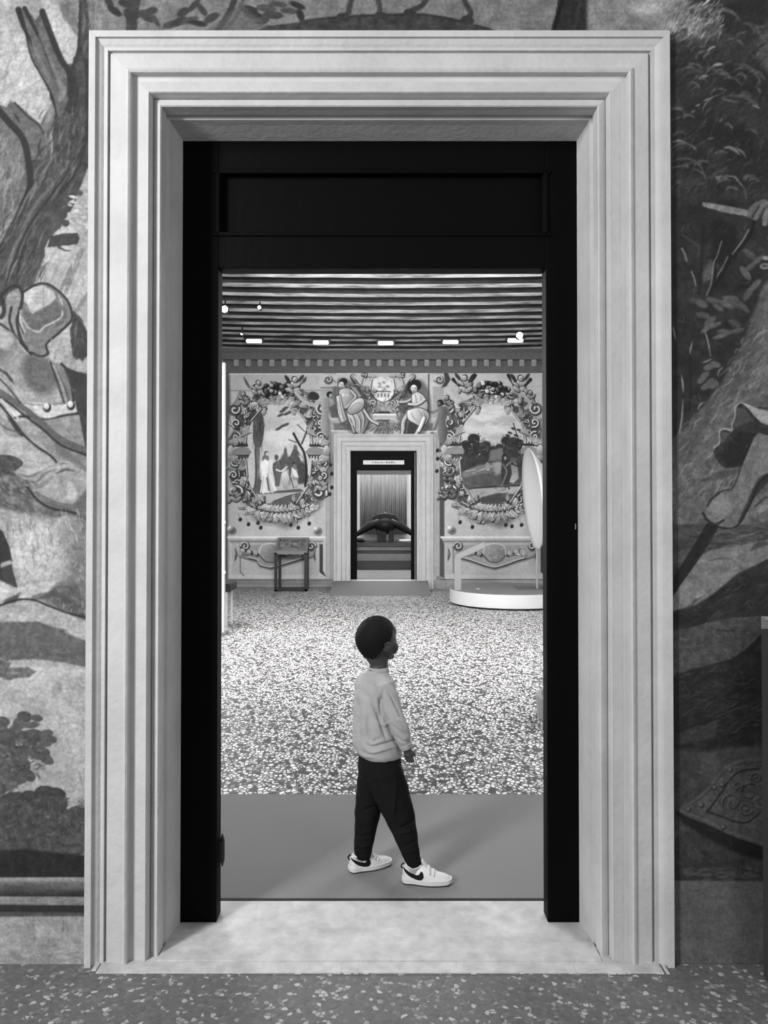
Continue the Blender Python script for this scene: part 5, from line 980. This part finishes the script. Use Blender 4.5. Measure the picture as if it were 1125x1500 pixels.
def ell_loft(bm, rows, n=28):
    """rows: (centre, forward radius, side radius, facing angle)"""
    rings = []
    for c, a, b, g in rows:
        f = Vector((math.cos(g), math.sin(g), 0)); r = Vector((math.sin(g), -math.cos(g), 0)); ring = []
        for k in range(n):
            t = k*math.tau/n; ct, st_ = math.cos(t), math.sin(t); e = .85
            ring.append(bm.verts.new(Vector(c)+f*a*math.copysign(abs(ct)**e, ct)+r*b*math.copysign(abs(st_)**e, st_)))
        rings.append(ring)
    for i in range(len(rings)-1):
        for k in range(n): bm.faces.new((rings[i][k], rings[i][(k+1) % n], rings[i+1][(k+1) % n], rings[i+1][k]))
    bm.faces.new(rings[0][::-1]); bm.faces.new(rings[-1])
# joints
shR = B(559, 1003)+rt*.055; shL = B(546, 1001)-rt*.085
shR = B(564, 1004, -.075); shL = B(533, 1001, .085)
elR = B(580, 1056, -.095); wrR = B(596, 1096, -.075)
elL = B(536, 1052, .12); wrL = B(552, 1090, .13)
hipR = B(560, 1128, -.035); hipL = B(549, 1128, .035)
knR = B(587, 1198, -.035); knL = B(538, 1194, .045)
anR = FL(607, 1268, .075); anL = FL(533, 1255, .075)
MT = .009
hR = FL(590, 1291, MT); tR = FL(662, 1295, MT); vR = tR-hR
hL = FL(512, 1277, MT); tL = FL(573, 1265, MT); vL = tL-hL
sR = hR+vR*.24; sL = hL+vL*.25
anR = Vector((sR.x, sR.y, .082)); anL = Vector((sL.x, sL.y, .082))
# hand (palm frame: down the fingers d, thumb side t, palm normal q)
def hand(bm, wr, el, back, s=1, mir=1):
    d = (wr-el).normalized(); d = (d+Vector((-.05, 0, -.45))).normalized()
    t = Vector(back); t = (t-d*t.dot(d)).normalized(); q = d.cross(t).normalized()*mir
    rtube(bm, [wr-d*.008, wr+d*.012, wr+d*.030], [(.0155, .011), (.0185, .011), (.0185, .010)], n=16, ref=tuple(q))
    L = (.031, .036, .034, .027)
    for i in range(4):
        o = wr+d*.030+t*(.0135-.009*i); l = L[i]*s; b = q*-1
        p1 = o+d*l*.45+b*l*.05; p2 = p1+(d*.95+b*.3).normalized()*l*.36; p3 = p2+(d*.8+b*.6).normalized()*l*.28
        rtube(bm, [o-d*.008, p1, p2, p3], [.0050, .0048, .0044, .0037], n=10)
    o = wr+d*.012+t*.014; rtube(bm, [o-t*.006, o+d*.012+t*.008-q*.004, o+d*.026+t*.010-q*.008], [.0065, .0056, .0045], n=10)
# body: one continuous skin
bm = bmesh.new()
hell(bm, 0, 0, 0, .086, .069, .083); hell(bm, .026, 0, -.050, .054, .052, .050); hell(bm, .052, 0, -.014, .032, .050, .046); hell(bm, .052, 0, .024, .034, .052, .036)
hell(bm, .056, -.027, -.044, .030, .026, .030); hell(bm, .056, .027, -.044, .030, .026, .030); hell(bm, .062, 0, -.084, .022, .026, .015)
hell(bm, .091, 0, -.030, .013, .012, .011); hell(bm, .081, 0, -.016, .008, .006, .018); hell(bm, .083, 0, -.058, .011, .016, .007); hell(bm, .082, 0, -.066, .011, .014, .006)
for s in (-1, 1):
    # ears
    pts = [H(-.004+.013*math.cos(t), s*(.070+.006*math.sin(t+1)), -.028+.018*math.sin(t)) for t in [i*math.tau/12 for i in range(13)]]
    tube(bm, pts, .0048, 8); ellipsoid(bm, H(.001, s*.069, -.030), (.012, .005, .016), HR3); ellipsoid(bm, H(.004, s*.068, -.046), (.006, .005, .007), HR3)
nk = B(553, 972)
rtube(bm, [H(-.020, 0, -.05), B(555, 970, .0), B(554, 986, 0), B(552, 1000, 0)], [(.044, .042), (.038, .036), (.040, .040), (.060, .055)], n=24)
ell_loft(bm, [(B(555, 1130), .050, .066, yaw), (B(555, 1108), .056, .070, yaw), (B(551, 1070), .056, .074, yaw), (B(549, 1030), .060, .085, yaw), (B(549, 1005), .050, .085, yaw), (B(551, 992), .036, .05, yaw)])
for a, b, c in ((shR, elR, wrR), (shL, elL, wrL)):
    rtube(bm, [a, (a+b)/2, b, (b+c)/2, c], [.029, .027, .023, .0215, .0165], n=18)
hand(bm, wrR, elR, (.55, -.2, .3), 1, 1); hand(bm, wrL, elL, (.6, .2, .2), 1, -1)
for a, b, c in ((hipR, knR, anR), (hipL, knL, anL)):
    rtube(bm, [a, (a*.5+b*.5), b, b*.6+c*.4, c, c-Vector((0, 0, .03))], [.046, .042, .033, .030, .018, .015], n=20)
body = remesh(obj('body', bm, SK, kid), .0028, 3, .5)
# cap of short hair: follows the skull and ends on a hairline
bm = bmesh.new(); bmesh.ops.create_uvsphere(bm, u_segments=96, v_segments=64, radius=1)
for v in bm.verts:
    f, l, u = v.co
    p = Vector((f*.0885, l*.0745, u*(.0885 if u > 0 else .100)))
    # hairline: high on the brow, round the ear, low on the nape
    if f > .1: lim = -.012+.066*min(1, max(0, (f-.12)/.55))
    elif f > -.18: lim = -.016
    else: lim = -.030-.058*min(1, (-.18-f)/.35)
    d = p.z-lim
    k = 1 if d > .004 else (.80 if d < -.004 else .80+.20*(d+.004)/.008)
    if f < -.1: p.x -= .004*max(0, 1-abs(u)); 
    nz = .0012*math.sin(f*37+l*21)*math.sin(l*33+u*29)+.0008*math.sin(f*90+u*70)
    p = p*(k+nz/.09)
    if p.z < -.02: p.x *= 1-.10*min(1, (-.02-p.z)/.05)
    v.co = HM @ p
obj('hair', bm, HR, kid, smooth=True)
# eyes and lips, out of sight from here but there
for s in (-1, 1):
    bm = bmesh.new(); hell(bm, .071, s*.026, -.010, .011, .012, .009, 20); e = obj('eye', bm, EYEW, kid, smooth=True)
    bm = bmesh.new(); hell(bm, .079, s*.0265, -.010, .0045, .0055, .0055, 16); obj('iris', bm, EYED, e, smooth=True)
    bm = bmesh.new(); rtube(bm, [H(.080, s*.014, .012), H(.080, s*.026, .016), H(.072, s*.038, .012)], [.002, .0028, .0018], n=8); obj('eyebrow', bm, HR, kid, smooth=True)
bm = bmesh.new(); rtube(bm, [H(.085, -.014, -.062), H(.0935, 0, -.0615), H(.085, .014, -.062)], [.0022, .0036, .0022], n=10); obj('lips', bm, LIPS, kid, smooth=True)
# sweatshirt
def clothe(name, build, m, voxel, sm, folds, cuts, sub=None, amp=1):
    bm = bmesh.new(); build(bm); o = remesh(obj(name, bm, m, kid), voxel, sm)
    co = getco(o.data).astype(float); no = getno(o.data).astype(float)
    px, py = project(co[:, 0], co[:, 1], co[:, 2]); side = np.clip(-no[:, 1]*1.6+.3, 0, 1)
    off = np.zeros(len(co))
    for P, wd, dp in folds:
        P = np.array(catmull(P, False, 6)); dist = np.full(len(co), 1e9); tt = np.zeros(len(co))
        for i in range(len(P)-1):
            ax, ay = P[i]; dx, dy = P[i+1]-P[i]; l = dx*dx+dy*dy+1e-9; t = np.clip(((px-ax)*dx+(py-ay)*dy)/l, 0, 1)
            dd = np.hypot(px-ax-t*dx, py-ay-t*dy); bt = dd < dist; dist[bt] = dd[bt]; tt[bt] = (i+t[bt])/(len(P)-1)
        off += dp*np.exp(-(dist/wd)**2)*np.sin(np.pi*np.clip(tt*.9+.05, 0, 1))
    co += no*(off*side*amp)[:, None]
    co += no*(.0012*np.sin(co[:, 2]*95+co[:, 0]*60)*np.sin(co[:, 0]*80+co[:, 1]*70))[:, None]
    setco(o.data, co); return o
def shirt(bm):
    ell_loft(bm, [(B(556, 1106), .078, .092, yaw), (B(555, 1100), .088, .100, yaw), (B(552, 1088), .092, .104, yaw), (B(550, 1070), .086, .100, yaw), (B(549, 1045), .080, .098, yaw), (B(549, 1020), .073, .098, yaw), (B(549, 1003), .062, .094, yaw), (B(551, 993), .050, .078, yaw), (B(553, 984), .040, .052, yaw), (B(555, 979), .037, .043, yaw), (B(555, 976.5), .035, .041, yaw)], 36)
    rtube(bm, [shR+Vector((-.012, .02, .012)), shR, shR*.5+elR*.5, elR+Vector((0, 0, .01)), elR*.5+wrR*.5+Vector((.004, 0, -.004)), wrR+Vector((-.010, 0, .014))], [.040, .042, .037, .035, .033, .024], n=24)
    rtube(bm, [shL, shL*.5+elL*.5, elL, elL*.5+wrL*.5, wrL+Vector((-.004, 0, .012))], [.040, .037, .034, .032, .024], n=20)
fold = [([(540,1018),(546,1036),(553,1048),(560,1066),(566,1082)], 2.6, -.010), ([(545,1010),(551,1022),(556,1036)], 2, .004), ([(531,1016),(534,1045),(533,1078)], 4, .006), ([(526,1020),(524,1050),(527,1082)], 2.4, -.005), ([(540,1050),(539,1072),(545,1086),(560,1080)], 2.6, -.006), ([(534,1090),(546,1094),(562,1090),(582,1084)], 2.2, -.007), ([(530,1084),(542,1101),(562,1098),(584,1092)], 2.2, .005), ([(566,1010),(575,1024),(584,1042),(588,1052)], 2, -.005), ([(570,1004),(580,1016),(586,1030)], 2, .004), ([(562,1010),(556,1030),(560,1052)], 2.2, -.007), ([(584,1052),(592,1060),(600,1072)], 2.4, .006), ([(574,1062),(586,1072),(598,1078)], 2, -.004), ([(578,1078),(590,1086),(602,1086)], 1.8, -.004), ([(524,1096),(532,1106),(548,1109)], 2, .004), ([(552,1058),(562,1062),(570,1058)], 2.2, .004)]
shirt_o = clothe('sweatshirt', shirt, SW, .0032, 3, fold, None, amp=1.5)
bm = bmesh.new()
def band(bm, rows): ell_loft(bm, rows, 40)
cuff = (wrR-elR).normalized()
bm = bmesh.new(); tube(bm, [wrR-cuff*.024, wrR-cuff*.012, wrR-cuff*.001], [.0262, .0250, .0225], 24); remesh(obj('cuff', bm, SW, shirt_o), .002, 2)
cufl = (wrL-elL).normalized()
bm = bmesh.new(); tube(bm, [wrL-cufl*.02, wrL-cufl*.01, wrL-cufl*.0], [.0262, .0250, .0225], 24); remesh(obj('cuff', bm, SW, shirt_o), .002, 2)
bm = bmesh.new(); pts = [B(555, 981)+fw_*.037*math.cos(t)+rt*.043*math.sin(t)+Vector((0, 0, -.006*math.cos(t))) for t in [i*math.tau/32 for i in range(33)]]; tube(bm, pts, .0055, 10, False); obj('collar', bm, SW, shirt_o, smooth=True)
# trousers
def pants(bm):
    ell_loft(bm, [(B(556, 1140), .072, .086, yaw), (B(556, 1124), .082, .094, yaw), (B(556, 1110), .080, .092, yaw), (B(556, 1100), .074, .088, yaw)], 32)
    def leg(h, k, a, r):
        kk = k-h; aa = a-k
        rtube(bm, [h+Vector((0, 0, .01)), h+kk*.45, k-kk*.02, k+aa*.3, k+aa*.62, a+aa*-.06], r, n=26)
    leg(B(562, 1132, -.036), B(587, 1198, -.03), W(606, 1264, sR.y), [(.074, .066), (.072, .062), (.060, .054), (.050, .048), (.041, .040), (.030, .031)])
    leg(B(547, 1130, .036), B(538, 1194, .045), W(531, 1250, sL.y), [(.062, .062), (.059, .056), (.053, .050), (.046, .044), (.042, .042), (.037, .037)])
tf = [([(546,1130),(556,1160),(566,1185)], 3, -.006), ([(580,1140),(578,1175),(576,1200)], 3, .006), ([(584,1215),(600,1206),(608,1200)], 2.2, -.006), ([(582,1222),(598,1218),(610,1212)], 2, .005), ([(530,1188),(542,1184),(556,1180)], 2, -.005), ([(590,1238),(602,1236),(612,1230)], 2, -.005), ([(592,1248),(604,1247),(614,1242)], 1.8, .004), ([(520,1222),(532,1226),(544,1222)], 2, -.005), ([(520,1236),(532,1240),(544,1234)], 2, .005), ([(528,1150),(530,1175)], 2, .004)]
pants_o = clothe('trousers', pants, TR, .0034, 3, tf, None, amp=1.3)
for a, k, r in ((W(607.5, 1267, sR.y), B(587, 1198, -.03), .0285), (W(531, 1253.5, sL.y), B(538, 1194, .045), .035)):
    dd = (a-k).normalized(); bm = bmesh.new(); tube(bm, [a-dd*.022, a-dd*.010, a+dd*.002], [r+.003, r+.001, r-.001], 26); remesh(obj('ankle_cuff', bm, TR, pants_o), .002, 2)
# trainers
def shoe(heel, yaw_, L, label, tilt=0):
    Mx = Matrix.Translation(heel) @ Matrix.Rotation(yaw_, 4, 'Z') @ Matrix.Rotation(tilt, 4, 'Y')
    sc = L/.2
    def hw(x):   # half width along the shoe
        t = x/L; return sc*(.0285+.0085*math.sin(min(1, max(0, (t-.25)/.6))*math.pi))*min(1, max(0, 1-((t-.80)/.2)**2.6 if t > .80 else 1))**.5*min(1, (1-((.12-t)/.12)**2.4 if t < .12 else 1))**.5+.0005
    def hh(x):   # upper height
        t = x/L
        T = [(0,.066),(.06,.070),(.14,.062),(.26,.058),(.38,.072),(.45,.078),(.52,.068),(.62,.054),(.74,.044),(.86,.040),(.94,.034),(1,.020)]
        for (a, p), (b, q) in zip(T, T[1:]):
            if t <= b:
                u = (t-a)/(b-a); u = u*u*(3-2*u); return (p+(q-p)*u)*sc
        return .02*sc
    e = 2.6
    z0 = .012*sc
    def surf(x, z):
        h = hh(x); q = max(0, min(.995, (z-z0)/(h-z0))); return hw(x)*(1-q**e)**(1/e)*(1-.10*q)
    n = 34; m_ = 20; bm = bmesh.new(); rings = []
    for i in range(n+1):
        t = i/n; x = L*(.5-.5*math.cos(math.pi*t))*.996+L*.002; ring = []
        for k in range(m_+1):
            a = math.pi*k/m_; c_, s_ = math.cos(a), math.sin(a); h = hh(x)-z0; w = hw(x)
            zz_ = abs(s_)**(2/e); yy_ = math.copysign(abs(c_)**(2/e), c_)
            ring.append(bm.verts.new(Mx @ Vector((x, yy_*w*(1-.10*zz_), z0+zz_*h))))
        rings.append(ring)
    for i in range(n):
        for k in range(m_): bm.faces.new((rings[i][k], rings[i+1][k], rings[i+1][k+1], rings[i][k+1]))
    bm.faces.new(rings[0]); bm.faces.new(rings[-1][::-1])
    for i in range(n): bm.faces.new((rings[i][0], rings[i][-1], rings[i+1][-1], rings[i+1][0]))
    bmesh.ops.recalc_face_normals(bm, faces=bm.faces)
    up_ = obj('shoe', bm, SHM, kid, smooth=True); up_['label'] = label
    def slab(nm, za, zb, grow, m2, toe=.004):
        bm = bmesh.new(); N = 60; lo, hi_ = [], []
        for i in range(N):
            a = i*math.tau/N; x = L*(.5-.5*math.cos(a)); x2 = L/2+(x-L/2)*(1+grow/L*2.2); y = math.copysign(hw(min(max(x, .001), L-.001))+grow, math.sin(a)) if 0 < i < N and i != N//2 else 0
            lift = toe*max(0, (x/L-.75)/.25)**2
            lo.append(bm.verts.new(Mx @ Vector((x2, y, za+lift)))); hi_.append(bm.verts.new(Mx @ Vector((x2, y*.98, zb+lift*.6))))
        bm.faces.new(lo[::-1]); bm.faces.new(hi_)
        for i in range(N): bm.faces.new((lo[i], lo[(i+1) % N], hi_[(i+1) % N], hi_[i]))
        return obj(nm, bm, m2, up_, bevel=.0015)
    slab('midsole', .005, .024*sc, .0028, SOLE); slab('outsole', 0, .0055, .0022, OUT)
    # curved tick emblem on both sides, following the leather
    up_pts = [(.045,.058),(.075,.047),(.105,.0375),(.125,.0335),(.145,.033),(.158,.0365),(.166,.0435),(.160,.056)]
    lo_pts = [(.018,.068),(.045,.044),(.080,.031),(.112,.0235),(.140,.0215),(.165,.0255),(.178,.036),(.160,.0565)]
    # heel-to-toe positions as a share of the shoe: from the heel tab down and up to the lace row
    bot = [(.02,.058),(.08,.0455),(.16,.0340),(.25,.0265),(.33,.0235),(.40,.0260),(.440,.036),(.436,.047),(.415,.056)]
    topc = [(.02,.066),(.08,.0580),(.15,.0500),(.22,.0445),(.275,.0420),(.320,.0420),(.345,.0445),(.362,.0495),(.385,.0565)]
    for s in (-1, 1):
        bm = bmesh.new(); A, Bq = [], []; NB = catmull(bot, False, 5); NT = catmull(topc, False, 5)
        rows = []
        for (bx, bz), (tx, tz) in zip(NB, NT):
            row = []
            for j in range(5):
                u = j/4; x = (bx+(tx-bx)*u)*L; z = (bz+(tz-bz)*u)*sc; row.append(bm.verts.new(Mx @ Vector((x, s*(surf(x, z)+.0011), z))))
            rows.append(row)
        for a_, b_ in zip(rows, rows[1:]):
            for j in range(4): bm.faces.new((a_[j], a_[j+1], b_[j+1], b_[j]))
        lg = obj('side_emblem', bm, BL, up_, smooth=True); lg['label'] = 'black curved tick emblem'; sd_ = lg.modifiers.new('s', 'SOLIDIFY'); sd_.thickness = .0012; sd_.offset = 0
    # heel loop
    bm = bmesh.new(); pts = [Mx @ Vector((.001+.004-.011*math.sin(t), 0, .064*sc+.010*math.cos(t))) for t in [i*math.pi/8 for i in range(9)]]; tube(bm, pts, [(.0022, .006)]*9, 8, True, tuple((Mx.to_3x3() @ Vector((0, 1, 0))))); o = obj('heel_loop', bm, BL, up_, smooth=True)
    # strap and lace bars over the instep, ankle opening, sock
    for t0, t1 in ((.52, .585), (.62, .665)):
        bm = bmesh.new(); rows = []
        for x in (L*t0, L*(t0+t1)/2, L*t1):
            row = []
            for k in range(13):
                a = math.radians(35+110*k/12); c_, s_ = math.cos(a), math.sin(a); h = hh(x)-z0; w = hw(x); zz_ = abs(s_)**(2/e); yy_ = math.copysign(abs(c_)**(2/e), c_)
                row.append(bm.verts.new(Mx @ Vector((x, yy_*w*(1-.10*zz_)*1.04, z0+zz_*h+.002))))
            rows.append(row)
        for a_, b_ in zip(rows, rows[1:]):
            for k in range(12): bm.faces.new((a_[k], a_[k+1], b_[k+1], b_[k]))
        o = obj('strap', bm, SHM, up_, smooth=True); sm_ = o.modifiers.new('s', 'SOLIDIFY'); sm_.thickness = .0025
    bm = bmesh.new(); tg = [Mx @ Vector((x*L, 0, z*sc)) for x, z in ((.50,.064),(.45,.076),(.405,.092))]; rtube(bm, tg, [(.017*sc, .004), (.018*sc, .004), (.015*sc, .0035)], 16, tuple(Mx.to_3x3() @ Vector((0, 1, 0)).cross(Vector((1, 0, 1))).normalized())); obj('tongue', bm, SHM, up_, smooth=True)
    bm = bmesh.new(); pts = [Mx @ Vector((L*(.235+.155*math.cos(t)), .0225*sc*math.sin(t), sc*(.066+.006*math.cos(t)*(1 if math.cos(t) > 0 else -.6)))) for t in [i*math.tau/28 for i in range(29)]]; tube(bm, pts, .0055*sc, 8, False); obj('ankle_collar', bm, SHM, up_, smooth=True)
    bm = bmesh.new(); rtube(bm, [Mx @ Vector((L*.23, 0, .045)), Mx @ Vector((L*.23, 0, .066)), Mx @ Vector((L*.235, 0, .078))], [.024, .024, .023], 20); obj('sock', bm, SOCK, up_, smooth=True)
    return up_
shoe(hR, math.atan2(vR.y, vR.x), vR.length*.985, 'white trainer on the leading foot')
shoe(hL, math.atan2(vL.y, vL.x), vL.length*.985, 'white trainer on the trailing foot')
# ------------------------------------------------------------------ light
wd = bpy.data.worlds.new('world'); SC.world = wd; wd.use_nodes = True; wd.node_tree.nodes['Background'].inputs[0].default_value = (1, 1, 1, 1); wd.node_tree.nodes['Background'].inputs[1].default_value = .22
def area(name, loc, target, sx, sy, e, spread=180):
    l = bpy.data.lights.new(name, 'AREA'); l.shape = 'RECTANGLE'; l.size = sx; l.size_y = sy; l.energy = e; l.spread = math.radians(spread)
    o = bpy.data.objects.new(name, l); link(o); o.location = loc; o.rotation_euler = (Vector(target)-Vector(loc)).to_track_quat('-Z', 'Y').to_euler(); return o
area('picture_light', (-3.2, -.7, 3.1), (.3, 2.6, 1.2), .8, 1.8, 290)
area('near_room_fill', (3.2, -.8, 2.4), (-.8, 2.6, 1.4), 2.0, 2.0, 60)
area('hall_window_light_left', (-2.95, 8.6, 2.2), (0, 8.6, .6), 4.2, 2.6, 620)
area('hall_window_light_right', (3.05, 8.2, 2.6), (0, 8.8, .6), 3.6, 1.6, 300)
area('hall_far_wash', (0, 3.15, 3.5), (0, 14.4, 2.4), 2.4, .5, 170, 100)  # unseen lamp added above the doorway to brighten the far wall
area('hall_entrance_fill', (0, 3.4, 4.3), (0, 4.6, 0), 2.5, .5, 60)  # unseen fill added over the hall entrance
area('rear_room_light', (0, 17.0, 4.3), (0, 18.2, 1), 3, 1, 400)
SC.view_settings.view_transform = 'Standard'; SC.view_settings.look = 'None'; SC.view_settings.exposure = 0; SC.view_settings.gamma = 1
SC.view_settings.use_curve_mapping = False
